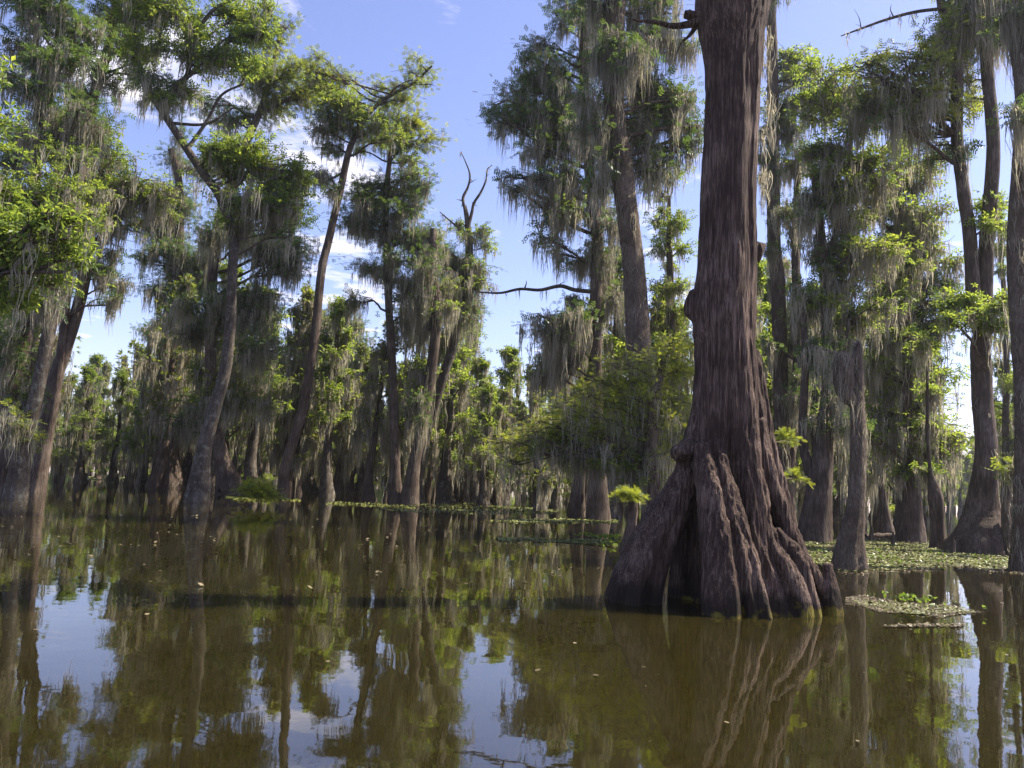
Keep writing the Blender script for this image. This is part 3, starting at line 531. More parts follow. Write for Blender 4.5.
tree('cypress_tree', 'cone based cypress with clumped mid green foliage left of the big forked cypress', 'tree', (911, 541), [(911, 540, 14), (911, 515, 10.5), (912, 475, 6.5), (908, 420, 5), (905, 355, 4.8), (901, 303, 4.5), (902, 240, 4), (899, 190, 3), (899, 150, 2)],
     [(898, 160, 22, 14, 'b', .8, .8), (918, 185, 26, 12, 'b', .8, .8), (892, 200, 26, 14, 'd', .9, 1.2), (925, 215, 30, 13, 'b', .9, 1.2), (900, 240, 34, 14, 'b', 1, 1.8), (932, 250, 30, 12, 'b', .8, 1.4), (890, 280, 30, 12, 'b', 1, 1.2), (925, 285, 28, 14, 'd', 1, 1.4), (905, 315, 36, 13, 'b', 1, 1.6), (935, 325, 34, 15, 'd', 1.1, .8),
      (880, 340, 26, 12, 'b', .9, 1.2), (915, 355, 30, 12, 'd', .9, 1.6), (885, 390, 26, 12, 'b', .7, 1.6), (938, 375, 34, 12, 'b', 1, .6), (925, 405, 34, 12, 'b', .9, .8), (890, 430, 30, 10, 'b', .6, 1.8), (938, 435, 30, 12, 'b', .8, .8), (915, 455, 26, 10, 'b', .5, 1.6)], flute=.14, lobes=9, mosslen=1.3)
tree('cypress_stump', 'dark rough stump with thin sprout between cone based and big forked cypress', 'stump', (938, 548), [(938, 547, 8), (937, 520, 6.5), (936, 500, 7), (934, 485, 5), (931, 470, 2), (927, 430, 1.6), (925, 360, 1.2)],
     [(925, 345, 14, 9, 'b', .7, .8), (930, 390, 12, 9, 'b', .6, .8), (928, 470, 16, 7, 'b', .4, 1.2)], flute=.15, flute_h=.8)
tree('cypress_tree', 'small leaning cone based cypress behind the floating dark log', 'tree', (884, 533), [(886, 532, 8), (884, 510, 4.5), (881, 480, 3), (880, 420, 2.5), (878, 360, 2.2), (876, 290, 1.5)],
     [(876, 300, 18, 10, 'b', .8, .8), (884, 345, 18, 10, 'b', .7, 1), (872, 375, 18, 10, 'b', .7, 1.4), (882, 420, 18, 10, 'b', .5, 1.8), (876, 460, 18, 8, 'b', .4, 1.6)], mosslen=1.3)
tree('cypress_tree', 'big forked cypress with wide fluted foot on the right', 'tree', (983, 553), [(982, 552, 34), (983, 535, 26), (984, 515, 18), (984, 490, 13), (984, 450, 10), (984, 400, 9.5), (984, 370, 9.5), (985, 345, 9), (987, 322, 8), (989, 290, 7.2), (989, 237, 7), (989, 150, 6.5), (989, 51, 6), (988, -20, 5.5), (990, -100, 4)],
     [(990, 8, 34, 14, 'd', .9, 2.6), (1000, 30, 24, 14, 'd', .7, 2.4), (958, 22, 26, 18, 'f', .8, .7), (945, 50, 22, 16, 'f', .8, .4), (905, 62, 36, 10, 'f', .8, .2), (885, 80, 36, 9, 'f', .8, .2), (915, 92, 30, 8, 'f', .8, .5), (872, 97, 24, 9, 'd', .8, 1.2), (900, 105, 26, 7, 'd', .6, 1.4),
      (968, 85, 18, 12, 'f', .6, .2), (935, 145, 24, 8, 'd', .8, .3), (962, 148, 12, 6, 'd', .6, .4), (965, 30, 30, 26, 'f', .6, .6), (990, 205, 26, 12, 'b', .6, .3), (960, 300, 14, 9, 'b', .6, .2), (995, 310, 22, 8, 'b', 1, .2, -1.2), (970, 318, 20, 8, 'b', 1, .2, -1.2), (985, -50, 45, 20, 'd', .6, .4)],
     forks=[[(981, 375, 7.5), (977, 345, 7.5), (974, 300, 7), (970, 237, 6.5), (960, 135, 6), (953, 51, 5.2), (945, 0, 4.5), (940, -60, 3.5)]],
     dead=[[(948, 8, 2.2), (915, 12, 1.9), (885, 20, 1.6), (860, 29, 1.2), (841, 36, .6)], [(988, 100, 1.6), (975, 98, 1.2), (968, 94, .5)]], flute=.28, flute_h=1.3, lobes=13, mosslen=1.8, mossw=.028, trunk_moss=30)
tree('cypress_tree', 'shaggy straight trunk at the right edge of the picture', 'tree', (1026, 571), [(1026, 570, 14), (1024, 520, 10), (1022, 400, 9), (1022, 250, 9), (1020, 100, 9), (1018, 0, 9), (1018, -80, 7)],
     [(1012, 10, 26, 14, 'd', .6, 3), (1030, -20, 40, 20, 'd', .5, 1), (1018, 110, 12, 10, 'd', .2, 2), (1000, -50, 30, 18, 'd', .5, .5)], mosslen=1.6, mossw=.022, trunk_moss=220, bark=BARK_FUZZ)
tree('tupelo_tree', 'low bright leaved tree in the gap right of the big forked cypress', 'tree', (1008, 532), [(1006, 532, 7), (1006, 480, 3.5), (1003, 400, 3), (1005, 320, 2.5), (1002, 240, 2), (1003, 195, 1)],
     [(1004, 205, 20, 9, 'b', .6, .1), (1008, 235, 20, 10, 'b', .7, .2), (1000, 270, 18, 10, 'b', .7, .3), (1012, 305, 16, 10, 'b', .7, .3), (1004, 345, 18, 9, 'b', .6, .5), (1008, 385, 18, 12, 'B', 1, .2), (1002, 415, 20, 12, 'B', 1.1, .2), (1012, 440, 16, 10, 'B', .8, .8), (1006, 470, 20, 9, 'b', .5, 1.4)])
tree('cypress_tree', 'thin broken cypress with torn foot at the waterline beside the right edge trunk', 'tree', (1009, 556), [(1009, 556, 7), (1008, 530, 5), (1007, 505, 3.5), (1011, 490, 2.2), (1016, 478, 1)],
     [(1012, 470, 10, 7, 'f', .5, .8)], flute=.2, flute_h=.6, bark=BARK_FUZZ)
# ------------------------------------------------------------------ the wood behind: copies of a few grown prototypes
def proto(kind, hgt, seed, label, name, cat='tree'):
    global rs
    keep = rs; rs = np.random.RandomState(seed)
    root = bpy.data.objects.new(name, None); COL.objects.link(root); tag(root, label, cat)
    n = 7; z = np.linspace(-.3, hgt * .93, n)
    lean = rs.normal(0, .05, 2)
    P = np.stack([lean[0] * z + np.cumsum(rs.normal(0, .12, n)), lean[1] * z + np.cumsum(rs.normal(0, .12, n)), z], 1); P[0, :2] = 0
    path = spline(P, 26); base = .2 + hgt * .011
    rad = base * (1 - np.linspace(0, 1, 26) * .78) * (1 + rs.uniform(.4, 1.0) * np.exp(-np.clip(path[:, 2], 0, 99) / .9))
    ab = Acc(); al = Acc(); am = Acc()
    flute = .25
    trunk_mesh(path, rad, BARK, 't', (0, 0, 0), flute, 1.5, 7, 14, .05, ab)
    leaf, dens, moss, zlo, spread, ls = kind
    nb = int(hgt * 1.5)
    for i in range(nb):
        t = zlo + (1 - zlo) * (i + .5) / nb; zz = hgt * t
        a = i * 2.4 + rs.uniform(-.5, .5); R = spread * hgt * (.25 + .75 * math.sin(PI * min(1, .25 + .8 * t))) * rs.uniform(.6, 1.15)
        c = path[int(np.argmin(np.abs(path[:, 2] - zz)))]
        C = c + np.array([math.cos(a) * R * .7, math.sin(a) * R * .7, rs.uniform(0, .5)])
        s = path[int(np.argmin(np.abs(path[:, 2] - (zz - .4 * R))))]
        grow_blob(C, (R * .62, rs.uniform(.4, .75), R * .62), s, norm((C - s) * [1, 1, .2]), leaf, dens, moss, al, ab, am, ls, .05, mosslen=1.9, mossw=.07, nsub=8)
    out = [link('trunk', ab.mesh('trunk', BARK if seed % 2 else BARK_GREY, (0, 0, 0), True), root),
           link('crown', al.mesh('crown', KINDS[leaf][1], (0, 0, 0)), root)]
    if am.n: out.append(link('hanging_moss', am.mesh('hanging_moss', MOSS, (0, 0, 0)), root))
    rs = keep
    return root

KINDS['e'] = (NEEDLE, LEAF_FEATHER, .3); KINDS['c'] = (NEEDLE, LEAF_FEATHER, .3); KINDS['g'] = (BROAD, LEAF_BROAD, .24)
PR = [proto(('c', .5, .7, .3, .17, 1.0), 13, 11, '', 'cypress_tree'), proto(('g', .42, .3, .28, .18, 1.0), 12, 12, '', 'tupelo_tree'),
      proto(('e', .45, 1.1, .2, .17, 1.0), 11, 13, '', 'cypress_tree'), proto(('g', .42, .4, .2, .20, .9), 10, 14, '', 'tupelo_tree'),
      proto(('c', .45, 1.3, .3, .15, 1.0), 14, 15, '', 'cypress_tree'), proto(('e', .8, .5, .1, .22, 1.0), 7.5, 16, '', 'cypress_tree'),
      proto(('g', .8, .2, .08, .28, .9), 5.5, 17, '', 'tupelo_tree')]
used = set()
def place(k, X, Y, s, rz, label, group):
    src = PR[k]
    if k not in used: used.add(k); r = src
    else:
        r = src.copy(); COL.objects.link(r)
        for ch in src.children:
            c = ch.copy(); COL.objects.link(c); c.parent = r
    r.location = (X, Y, 0); r.rotation_euler = (0, 0, rz); r.scale = (s, s, s * random.uniform(.93, 1.07))
    for key in ('label', 'group'):
        if key in r: del r[key]
    tag(r, label, 'tree', group)
    return r
NM = {0: 'dark moss hung cypress', 1: 'green broadleaf tree', 2: 'pale mossy cypress', 3: 'bushy broadleaf tree', 4: 'moss curtained dark cypress', 5: 'low feathery cypress', 6: 'low bright leafy tree'}
def zone(x):
    return 'at the far left, behind the leaning trunks' if x < 150 else 'between the crooked broadleaf and the mid trio' if x < 400 else 'between the mid trio and the great trunk' if x < 690 else 'right of the great trunk'
# (px x, distance, prototype, total height m)
hand = []
def row(x0, x1, step, Y0, Y1, kinds, h0, h1):
    x = x0
    while x < x1:
        hand.append((x + random.uniform(-.3, .3) * step, random.uniform(Y0, Y1), random.choice(kinds), random.uniform(h0, h1))); x += step
row(-60, 160, 26, 50, 62, [3, 5, 6, 6], 6.5, 9.5)
row(-60, 30, 22, 38, 47, [0, 4, 2], 12, 16)
row(172, 310, 40, 46, 54, [4, 0, 1], 12, 15)
row(150, 300, 40, 50, 58, [1, 3], 9, 13)
row(300, 400, 34, 52, 62, [2, 3, 1], 9, 11.5)
row(340, 480, 40, 46, 60, [0, 3, 1, 1], 10.5, 13.5)
row(470, 700, 40, 52, 66, [1, 3, 2, 1], 11.5, 15)
row(570, 700, 44, 38, 46, [0, 1, 3], 10, 13.5)
row(480, 560, 30, 44, 52, [5, 3, 2], 7, 9.5)
row(740, 935, 42, 38, 48, [1, 3, 0, 1], 11.5, 15.5)
row(740, 930, 42, 52, 66, [1, 3, 0, 1], 14, 18)
row(1010, 1120, 34, 40, 60, [1, 4, 2], 10, 14)
row(140, 480, 26, 56, 70, [1, 3, 0], 10, 13)
row(740, 930, 40, 56, 70, [1, 3], 12, 16)
row(-80, 700, 17, 60, 76, [6, 5, 6], 3.8, 6)
row(720, 930, 20, 50, 64, [6, 5, 6], 3.5, 5.5)
row(-80, 930, 34, 72, 90, [3, 6, 5, 1, 3], 9, 13)
row(936, 1012, 15, 100, 135, [1, 3, 1], 9, 14)
row(-80, 950, 44, 95, 120, [3, 2, 1, 0], 10, 14)
HS = [13, 12, 11, 10, 14, 7.5, 5.5]
for (x, Y, k, h) in hand:
    X = (x - 512) / F * Y * 1.0
    place(k, X, Y, h / HS[k], random.uniform(0, 6.28), '%s in the wood %s' % (NM[k], zone(x)), '%ss %s' % (NM[k], zone(x)))
for k in range(len(PR)):
    if k not in used:
        for c in list(PR[k].children): bpy.data.objects.remove(c)
        bpy.data.objects.remove(PR[k])
# the far shore: one mass of trees beyond the open water
aw = Acc(); ab = Acc()
for i in range(420):
    X = rs.uniform(-170, 190); Y = 150 + rs.uniform(0, 40) + .03 * abs(X); h = rs.uniform(8, 15)
    n = 110; d = norm(rs.normal(0, 1, (n, 3))) * rs.uniform(.4, 1, (n, 1)) * np.array([2.6, 2.6, h * .45]); d[:, :2] += rs.normal(0, .5, (n, 2))
    scatter(aw, BROAD, np.array([X, Y, h * .52]) + d, norm(d), .8)
    tubes(ab, np.array([[[X, Y, -.3], [X + .2, Y, h * .3], [X + .1, Y, h * .8]]]), np.array([[.5, .28, .1]]), 5)
o = link('far_shore_woods', aw.mesh('far_shore_woods', LEAF_BROAD, (0, 0, 0))); tag(o, 'continuous line of woods along the far shore of the open water', 'woods', kind='stuff')
o2 = link('far_shore_trunks', ab.mesh('far_shore_trunks', BARK, (0, 0, 0)), o)

# ------------------------------------------------------------------ stumps, knees, sprigs
def stump(name, label, px, hw, top, cat='stump', bark=BARK, group=None):
    g = ground(*px); ppm = F / g[1]
    acc = Acc(); h = max(.12, (px[1] - top) / ppm); m = 12; t = np.linspace(0, 1, m)
    path = np.stack([g[0] + .12 * h * np.sin(t * 2), g[1] + 0 * t, -.2 + (h + .2) * t], 1)
    r = hw / ppm * (1 - .55 * t ** .6) * np.where(t > .93, .75, 1)
    mod = 1 + rs.normal(0, .07, (1, m, 14)) + .1 * np.sin(np.arange(14) * 2 * PI / 14 * 4)[None, None]
    tubes(acc, path[None], r[None], 14, mod)
    c = path[-1]; R = r[-1]
    for j in range(7):
        a = j * .9; e = c + np.array([math.cos(a) * R * .6, math.sin(a) * R * .6, -.04])
        tubes(acc, np.array([[e, e + [0, 0, .06 + .3 * R * rs.rand()], e + [0.01, 0, .1 + .5 * R * rs.rand()]]]), np.array([[R * .5, R * .38, .003]]), 6)
    o = link(name, acc.mesh(name, bark, (g[0], g[1], 0), True), None, (g[0], g[1], 0)); tag(o, label, cat, group); return o, g
st, sg = stump('cypress_stump', 'black waterside stump under the bright sprig, left of the great roots', (625, 552), 9, 498)
stump('cypress_stump', 'low dark stump alone on the far left water', (111, 480), 7, 470)
stump('cypress_stump', 'squat dark stump at the foot of the crooked broadleaf tree', (212, 492), 5, 478)
stump('cypress_stump', 'short broken stump on the mid right mat beside the great roots', (898, 537), 4, 526)
for i, (x, y, t) in enumerate([(218, 497, 462), (231, 496, 470), (238, 492, 474)]):
    pass
def knees(spots, group, label):
    for (x, y, hw, t) in spots: stump('cypress_knee', label, (x, y), hw, t, 'cypress knee', BARK, group)
knees([(160, 487, 3, 476), (152, 484, 2.5, 476), (187, 488, 3, 474), (246, 494, 3, 482), (60, 486, 3, 476), (84, 482, 3, 474)], 'cypress knees along the left waterline', 'small dark cypress knee poking up at the left waterline')
knees([(384, 500, 2.5, 490), (432, 501, 2.5, 488), (462, 500, 3, 490), (470, 497, 2.5, 488), (505, 497, 3, 486), (530, 499, 2.5, 490)], 'cypress knees round the mid trio', 'small dark cypress knee beside the mid picture trio of trunks')
knees([(870, 541, 4, 528), (892, 545, 3, 534), (952, 553, 3.5, 540), (843, 536, 3, 524)], 'cypress knees on the right mat', 'small dark cypress knee standing in the green mat at right')

def sprig(name, label, C, n, L, size, tpl, mat, cat, stem_to=None, droop=.6, origin=None, rs_=.03):
    """a tuft of feathery sprays on arching stems"""
    g = np.array(origin if origin is not None else [C[0], C[1], 0.0])
    al = Acc(); ab = Acc()
    a = rs.uniform(0, 2 * PI, n); el = rs.uniform(.1, 1.2, n); ll = L * rs.uniform(.5, 1.1, n)
    t = np.linspace(0, 1, 6)[None, :]
    P = np.stack([C[0] + np.cos(a)[:, None] * ll[:, None] * t * np.cos(el)[:, None], C[1] + np.sin(a)[:, None] * ll[:, None] * t * np.cos(el)[:, None],
                  C[2] + ll[:, None] * (np.sin(el)[:, None] * t - droop * t * t)], -1)
    tubes(ab, P, np.linspace(.012, .002, 6)[None].repeat(n, 0), 4)
    if stem_to is not None: tubes(ab, spline([stem_to, (np.array(stem_to) + C) / 2 + [0.03, 0, 0], C], 6)[None], np.array([[1, .93, .87, .8, .67, .6]]) * rs_, 5)
    k = 16; u = rs.uniform(.15, 1, (n, k)) * 4.99; ii = u.astype(int); f = (u - ii)[..., None]; r = np.arange(n)[:, None]
    pp = (P[r, ii] * (1 - f) + P[r, np.minimum(ii + 1, 5)] * f).reshape(-1, 3)
    dd = norm((P[:, -1] - P[:, 0]))[:, None].repeat(k, 1).reshape(-1, 3) + rs.normal(0, .7, (n * k, 3)) * [1, 1, .3]
    scatter(al, tpl, pp, dd, size, rnd=.5)
    root = bpy.data.objects.new(name, None); COL.objects.link(root); root.location = g; tag(root, label, cat)
    if label is None: root.parent = GREAT; root.location = g - np.array(GREAT.location)
    link('foliage', al.mesh('foliage', mat, g), root); link('stem', ab.mesh('stem', BARK, g, True), root)
c = at(629, 497, sg[1] - .25)
sprig('cypress_sprig', 'bright yellow green sprig drooping over the black waterside stump', c, 34, .55, .16, FROND_FINE, LEAF_BRIGHT, 'plant', stem_to=[c[0], c[1] + .3, c[2] - .5], droop=.55)
g1 = ground(258, 506)
for dx in (0,): sprig('young_cypress', 'knee high feathery green seedling on water left of the leaning rust trunk', at(258, 496, g1[1]), 150, 1.15, .24, FROND_FINE, LEAF_BRIGHT, 'shrub', stem_to=[g1[0], g1[1], -.1], droop=.35)
for (x, y, dy, lab) in [(797, 440, -3.5, 'upper light green twig poking out behind the great trunk'), (803, 478, -3.8, 'lower light green twig poking out behind the great trunk')]:
    C = at(x - 10, y, 15)
    sprig('twig', None, C, 14, .34, .14, FROND_FINE, LEAF_BRIGHT, None, stem_to=at(750, y + 6, 11.3), droop=.5, rs_=.012)

# floating log on the right mat, thin sticks
def log(label, p0, p1, r, name='floating_log', bend=.1, mat=BARK):
    a = ground(*p0); b = ground(*p1); a[2] = b[2] = r * .35
    q = spline([a, (a * 2 + b) / 3 + [0, .1, bend * r], (a + 2 * b) / 3 + [0, -.08, bend * r], b], 14)
    acc = Acc(); tubes(acc, q[None], (r * np.sin(np.linspace(.25, PI - .35, 14)) ** .4)[None], 10, 1 + rs.normal(0, .08, (1, 14, 10)))
    o = link(name, acc.mesh(name, mat, a, True), None, a); tag(o, label, 'log')
log('dark waterlogged log lying behind the green mat at right', (866, 538), (924, 541), .16)

# ------------------------------------------------------------------ floating plants
def weed_mat_material(name, c0, c1, c2):
    m, nt, ns, lk = newmat(name)
    geo = N_(ns, 'ShaderNodeNewGeometry'); r = ramp(ns, [(0, c0), (.5, c1), (1, c2)]); lk.new(geo.outputs['Random Per Island'], r.inputs[0])
    p = N_(ns, 'ShaderNodeBsdfPrincipled'); p.inputs['Roughness'].default_value = .5; lk.new(r.outputs[0], p.inputs['Base Color'])
    o = N_(ns, 'ShaderNodeOutputMaterial'); lk.new(p.outputs[0], o.inputs[0]); return m
WEED = weed_mat_material('duckweed', (.07, .08, .018), (.14, .155, .03), (.23, .235, .045))
DEBRIS = weed_mat_material('floating_debris', (.06, .045, .022), (.13, .10, .05), (.23, .185, .10))
HYA = leaf_mat('water_plant_leaf', (.07, .11, .02), (.12, .17, .03), (.20, .25, .05), (2.2, 2.2, 1.2), .35)
def weed(name, label, poly, n, size, mat, cat='water plants', hn=.5, thr=-.05, seed=0, zr=.012):
    """flecks lying on the water inside a px polygon of the photograph's water, denser in noise clumps"""
    pts = np.array([ground(*p)[:2] for p in poly]); lo = pts.min(0); hi = pts.max(0)
    out = []
    tries = 0
    while len(out) < n and tries < n * 30:
        tries += 1
        x = rs.uniform(lo[0], hi[0]); y = rs.uniform(lo[1], hi[1]); ins = False; j = len(pts) - 1; dm = 9
        for i in range(len(pts)):
            if (pts[i, 1] > y) != (pts[j, 1] > y) and x < (pts[j, 0] - pts[i, 0]) * (y - pts[i, 1]) / (pts[j, 1] - pts[i, 1]) + pts[i, 0]: ins = not ins
            j = i
        if not ins: continue
        v = noise.noise((x * 1.1 + seed, y * .55, 0)) + .5 * noise.noise((x * 4 + seed, y * 2.2, 3)) + .3 * rs.normal()
        if v > thr: out.append((x, y))
    if not out: return
    P = np.array([(x, y, .004 + rs.uniform(0, zr)) for x, y in out])
    v = np.array([(-.5, -.3, 0), (.3, -.5, 0), (.55, .3, 0), (-.2, .5, 0)]); a = rs.uniform(0, 6.28, len(P)); s = size * rs.uniform(.4, 1.3, len(P))
    tilt = rs.normal(0, .25, (len(P), 1))
    X = np.stack([(v[None, :, 0] * np.cos(a)[:, None] - v[None, :, 1] * np.sin(a)[:, None]) * s[:, None] + P[:, 0:1],
                  (v[None, :, 0] * np.sin(a)[:, None] + v[None, :, 1] * np.cos(a)[:, None]) * s[:, None] + P[:, 1:2],
                  P[:, 2:3] + v[None, :, 1] * tilt * s[:, None] + np.abs(tilt) * s[:, None] * .5], -1)
    acc = Acc(); acc.add(X.reshape(-1, 3), np.arange(len(P) * 4).reshape(-1, 4))
    o = link(name, acc.mesh(name, mat)); tag(o, label, cat, kind='stuff')
weed('floating_plants', 'wide yellow green duckweed mat between the trunks at right', [(796, 543), (850, 538), (950, 545), (1024, 556), (1024, 572), (960, 566), (900, 570), (845, 572), (800, 560)], 24000, .052, WEED, thr=-.22, seed=4)
weed('floating_leaves', 'olive leaf litter on the duckweed mat at right', [(790, 545), (850, 537), (950, 543), (1024, 554), (1024, 575), (960, 570), (900, 574), (845, 575), (800, 563)], 9000, .045, DEBRIS, cat='leaf litter', thr=-.15, seed=8)
weed('floating_plants', 'green duckweed caught in the brown raft in front of the snag', [(850, 600), (880, 602), (950, 607), (975, 613), (920, 615), (870, 611)], 3500, .03, WEED, thr=-.1, seed=22)
weed('floating_debris', 'brown raft of twigs and leaf litter in front of the snag', [(846, 598), (866, 596), (900, 603), (950, 606), (985, 613), (955, 615), (940, 619), (915, 614), (880, 613), (860, 606), (845, 606)], 7000, .026, DEBRIS, cat='leaf litter', thr=-.2, seed=2)
weed('floating_debris', 'thin brown drift line near the right edge', [(930, 624), (965, 625), (960, 628), (935, 627), (900, 628), (880, 627)], 800, .03, DEBRIS, cat='leaf litter', thr=-.1, seed=5)
weed('floating_plants', 'pale green weed band below the mid trio of trunks', [(330, 501), (400, 505), (470, 503), (560, 510), (560, 514), (470, 514), (400, 512), (370, 507), (325, 505)], 5200, .085, WEED, thr=.0, seed=1)
weed('floating_plants', 'dull green weed strip out beyond the seedling', [(225, 497), (300, 499), (300, 501), (240, 501)], 1200, .14, WEED, thr=-.2, seed=9)
weed('floating_plants', 'thin green drift line left of the black stump, upper', [(480, 520), (560, 519), (618, 520), (618, 523), (560, 523), (500, 522)], 2500, .09, WEED, thr=-.1, seed=3)
weed('floating_plants', 'thin green drift line left of the black stump, lower', [(495, 538), (560, 539), (617, 540), (617, 547), (570, 543), (500, 541)], 3500, .06, WEED, thr=-.1, seed=6)
weed('floating_plants', 'far bright weed edge at the left shore', [(85, 477), (130, 478), (130, 480), (90, 480)], 800, .2, WEED, thr=-.2, seed=13)
weed('floating_specks', 'scattered floating leaves and specks over the open water', [(0, 515), (600, 560), (1024, 580), (1024, 768), (0, 768)], 90, .04, DEBRIS, cat='leaf litter', thr=-2, seed=7)
weed('floating_specks', 'tiny scattered scraps drifting across the left middle water', [(0, 505), (600, 530), (600, 600), (0, 580)], 350, .06, DEBRIS, cat='leaf litter', thr=.1, seed=17)
def hyacinth(name, label, spots, size):
    al = Acc()
    for (x, y, k) in spots:
        g = ground(x, y); a = rs.uniform(0, 6.28, k)
        p = np.stack([g[0] + rs.normal(0, .13, k), g[1] + rs.normal(0, .2, k), rs.uniform(.03, .10, k)], 1)
        scatter(al, template([diamond(0, 0, 1, 0, .75, .1)]), p, np.stack([np.cos(a), np.sin(a), rs.uniform(.2, .9, k)], 1), size, rnd=.6)
    o = link(name, al.mesh(name, HYA)); tag(o, label, 'water plants', kind='stuff')
hyacinth('water_plants', 'bright green water plant leaves rising from the brown raft and right mat', [(886, 600, 6), (905, 603, 12), (915, 604, 16), (922, 605, 12), (968, 611, 4), (938, 606, 4)] + [(rs.uniform(800, 1010), rs.uniform(546, 566), 5) for _ in range(44)], .08)
hyacinth('water_plants', 'clump of green water plant leaves beside the black stump', [(593, 538, 20), (603, 539, 30), (610, 540, 26), (585, 537, 10), (616, 538, 12), (608, 546, 10)] + [(rs.uniform(790, 830), rs.uniform(528, 540), 8) for _ in range(10)], .13)

# ------------------------------------------------------------------ water, bed, sky, light
def water_mat():
    m, nt, ns, lk = newmat('swamp_water')
    tc = N_(ns, 'ShaderNodeTexCoord')
    mp = N_(ns, 'ShaderNodeMapping'); mp.inputs['Scale'].default_value = (1, 1.0, 1); lk.new(tc.outputs['Object'], mp.inputs[0])
    a = N_(ns, 'ShaderNodeTexNoise'); a.inputs['Scale'].default_value = 1.1; a.inputs['Detail'].default_value = 2; lk.new(mp.outputs[0], a.inputs['Vector'])
    b = N_(ns, 'ShaderNodeTexNoise'); b.inputs['Scale'].default_value = 6.5; b.inputs['Detail'].default_value = 2; lk.new(mp.outputs[0], b.inputs['Vector'])
    ad = N_(ns, 'ShaderNodeMath', operation='MULTIPLY_ADD'); ad.inputs[1].default_value = .10; lk.new(b.outputs[0], ad.inputs[0]); lk.new(a.outputs[0], ad.inputs[2])
    bu = N_(ns, 'ShaderNodeBump'); bu.inputs['Strength'].default_value = 1; bu.inputs['Distance'].default_value = .0035; lk.new(ad.outputs[0], bu.inputs['Height'])
    c = N_(ns, 'ShaderNodeTexNoise'); c.inputs['Scale'].default_value = .12; c.inputs['Detail'].default_value = 3; lk.new(tc.outputs['Object'], c.inputs['Vector'])
    r = ramp(ns, [(.35, (.0155, .0125, .003)), (.65, (.026, .0212, .0052))]); lk.new(c.outputs[0], r.inputs[0])
    p = N_(ns, 'ShaderNodeBsdfPrincipled'); lk.new(r.outputs[0], p.inputs['Base Color'])
    p.inputs['Subsurface Weight'].default_value = 1; p.inputs['Subsurface Radius'].default_value = (1, .8, .4); p.inputs['Subsurface Scale'].default_value = .5; p.inputs['Roughness'].default_value = .02; p.inputs['IOR'].default_value = 1.7
    lk.new(bu.outputs[0], p.inputs['Normal'])
    o = N_(ns, 'ShaderNodeOutputMaterial'); lk.new(p.outputs[0], o.inputs[0]); return m
wa = Acc(); s = 3000; wa.add([(-s, -s, 0), (s, -s, 0), (s, s, 0), (-s, s, 0)], [(0, 1, 2, 3)])
o = link('water', wa.mesh('water', water_mat())); tag(o, 'calm brown green swamp water reflecting the trees', 'water', kind='structure')

SUN_AZ = math.radians(75); SUN_EL = math.radians(52)      # azimuth from +Y towards +X
w = bpy.data.worlds.new('World'); scene.world = w; w.use_nodes = True
nt = w.node_tree; ns = nt.nodes; lk = nt.links; ns.clear()
sky = ns.new('ShaderNodeTexSky'); sky.sky_type = 'NISHITA'; sky.sun_disc = False; sky.sun_elevation = SUN_EL; sky.sun_rotation = SUN_AZ
sky.air_density = 1.0; sky.dust_density = .6; sky.ozone_density = 2.5
tc = ns.new('ShaderNodeTexCoord'); sep = ns.new('ShaderNodeSeparateXYZ'); lk.new(tc.outputs['Generated'], sep.inputs[0])
# clouds live on a flat layer: direction / height
mz = N_(ns, 'ShaderNodeMath', operation='MAXIMUM'); mz.inputs[1].default_value = .06; lk.new(sep.outputs[2], mz.inputs[0])
dv = ns.new('ShaderNodeVectorMath'); dv.operation = 'DIVIDE'; lk.new(tc.outputs['Generated'], dv.inputs[0])
cb = ns.new('ShaderNodeCombineXYZ'); [lk.new(mz.outputs[0], cb.inputs[i]) for i in range(3)]; lk.new(cb.outputs[0], dv.inputs[1])
mpc = ns.new('ShaderNodeMapping'); mpc.inputs['Location'].default_value = (7.3, 4.4, 0); lk.new(dv.outputs[0], mpc.inputs[0])
cn = ns.new('ShaderNodeTexNoise'); cn.inputs['Scale'].default_value = 2.2; cn.inputs['Detail'].default_value = 8; cn.inputs['Roughness'].default_value = .58; cn.inputs['Distortion'].default_value = .3
lk.new(mpc.outputs[0], cn.inputs['Vector'])
acc_ = None
for (px, py, r_in, r_out) in [(240, 70, 2, 12), (400, 62, .5, 4), (445, 12, .5, 3), (350, 285, 2, 10), (640, 250, 1, 8), (120, 60, 1, 8)]:
    dd = norm(ray(px, py)); dt = ns.new('ShaderNodeVectorMath'); dt.operation = 'DOT_PRODUCT'; lk.new(tc.outputs['Generated'], dt.inputs[0]); dt.inputs[1].default_value = tuple(dd)
    mr = ns.new('ShaderNodeMapRange'); mr.inputs[1].default_value = math.cos(math.radians(r_out)); mr.inputs[2].default_value = math.cos(math.radians(r_in)); lk.new(dt.outputs['Value'], mr.inputs[0])
    if acc_ is None: acc_ = mr.outputs[0]
    else:
        mm = N_(ns, 'ShaderNodeMath', operation='MAXIMUM'); lk.new(acc_, mm.inputs[0]); lk.new(mr.outputs[0], mm.inputs[1]); acc_ = mm.outputs[0]
cm = N_(ns, 'ShaderNodeMath', operation='MULTIPLY_ADD'); cm.inputs[1].default_value = .125; lk.new(acc_, cm.inputs[0]); lk.new(cn.outputs[0], cm.inputs[2])
cr = ramp(ns, [(.62, (0, 0, 0)), (.78, (1, 1, 1))]); lk.new(cm.outputs[0], cr.inputs[0])
tint = N_(ns, 'ShaderNodeMix', data_type='RGBA', blend_type='MULTIPLY'); tint.inputs[0].default_value = 1; lk.new(sky.outputs[0], tint.inputs[6]); tint.inputs[7].default_value = (1.2, 1.0, 1.15, 1)
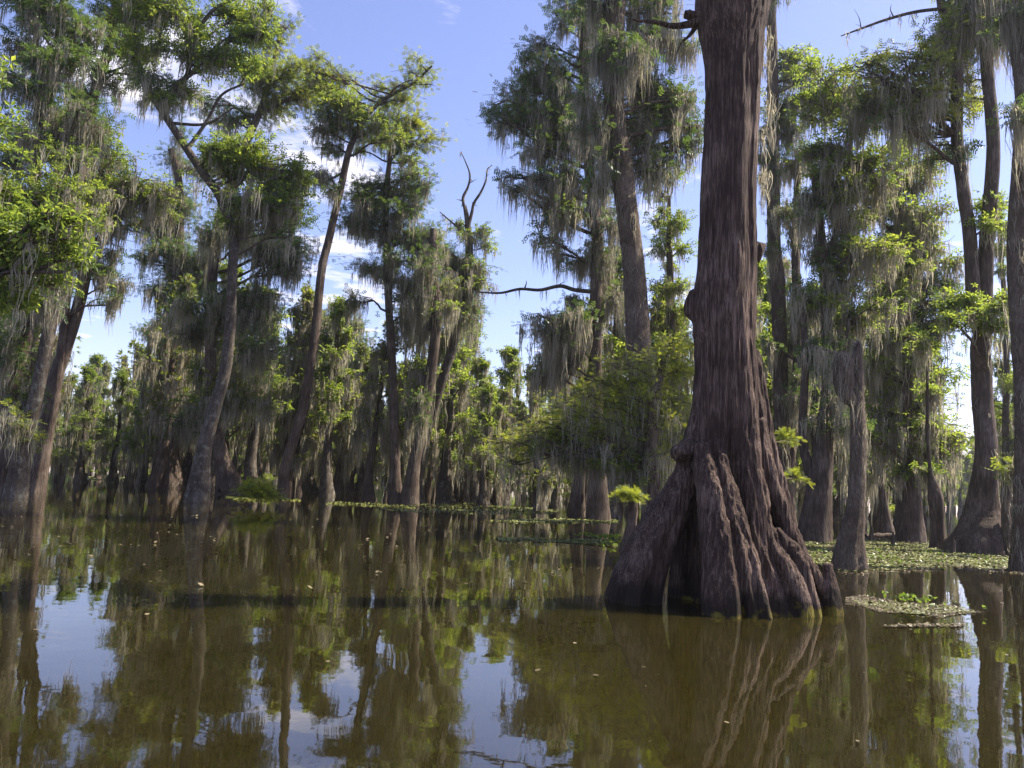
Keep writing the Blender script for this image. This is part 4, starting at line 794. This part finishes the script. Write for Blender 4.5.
mxc = N_(ns, 'ShaderNodeMix', data_type='RGBA'); lk.new(cr.outputs[0], mxc.inputs[0]); lk.new(tint.outputs[2], mxc.inputs[6]); mxc.inputs[7].default_value = (6.5, 6.2, 6.8, 1)
bg = ns.new('ShaderNodeBackground'); bg.inputs[1].default_value = .098; lk.new(mxc.outputs[2], bg.inputs[0])
wo = ns.new('ShaderNodeOutputWorld'); lk.new(bg.outputs[0], wo.inputs[0])

sl = bpy.data.lights.new('sun', 'SUN'); sl.energy = 5.0; sl.angle = math.radians(.53); sl.color = (1, .93, .80)
so = bpy.data.objects.new('sun', sl); COL.objects.link(so)
d = Vector((math.sin(SUN_AZ) * math.cos(SUN_EL), math.cos(SUN_AZ) * math.cos(SUN_EL), math.sin(SUN_EL)))
so.rotation_euler = d.to_track_quat('Z', 'Y').to_euler(); so.location = (30, 30, 40)

cd = bpy.data.cameras.new('camera'); co = bpy.data.objects.new('camera', cd); COL.objects.link(co)
cd.sensor_fit = 'HORIZONTAL'; cd.sensor_width = 36; cd.lens = F * 36 / W; cd.clip_start = .05; cd.clip_end = 6000
M = Matrix((tuple(right), tuple(up), tuple(-fwd))).transposed().to_4x4(); M.translation = Vector(CAM); co.matrix_world = M
scene.camera = co
scene.render.engine = 'CYCLES'
scene.view_settings.view_transform = 'Standard'; scene.view_settings.look = 'None'; scene.view_settings.gamma = 1; scene.view_settings.exposure = 1.2
cy = scene.cycles; cy.max_bounces = 6; cy.diffuse_bounces = 3; cy.glossy_bounces = 3; cy.transmission_bounces = 3; cy.transparent_max_bounces = 4
cy.use_denoising = True; cy.denoiser = 'OPENIMAGEDENOISE'; cy.denoising_input_passes = 'RGB_ALBEDO_NORMAL'; cy.denoising_prefilter = 'NONE'; cy.sample_clamp_indirect = 4
print('leaf quads', TOTAL[0])

hz = Acc(); x0, x1, y0, y1, z0, z1 = -230, 230, -25, 245, -1.2, 32
hz.add([(x0, y0, z0), (x1, y0, z0), (x1, y1, z0), (x0, y1, z0), (x0, y0, z1), (x1, y0, z1), (x1, y1, z1), (x0, y1, z1)],
       [(0, 3, 2, 1), (4, 5, 6, 7), (0, 1, 5, 4), (1, 2, 6, 5), (2, 3, 7, 6), (3, 0, 4, 7)])
hm, nt, ns, lk = newmat('haze'); v = ns.new('ShaderNodeVolumePrincipled'); v.inputs['Color'].default_value = (.93, .95, 1, 1); v.inputs['Density'].default_value = .0003; v.inputs['Anisotropy'].default_value = .5
o_ = ns.new('ShaderNodeOutputMaterial'); lk.new(v.outputs[0], o_.inputs['Volume'])
o = link('haze', hz.mesh('haze', hm)); tag(o, 'faint pale haze in the air between the farther trees', 'haze', kind='stuff')
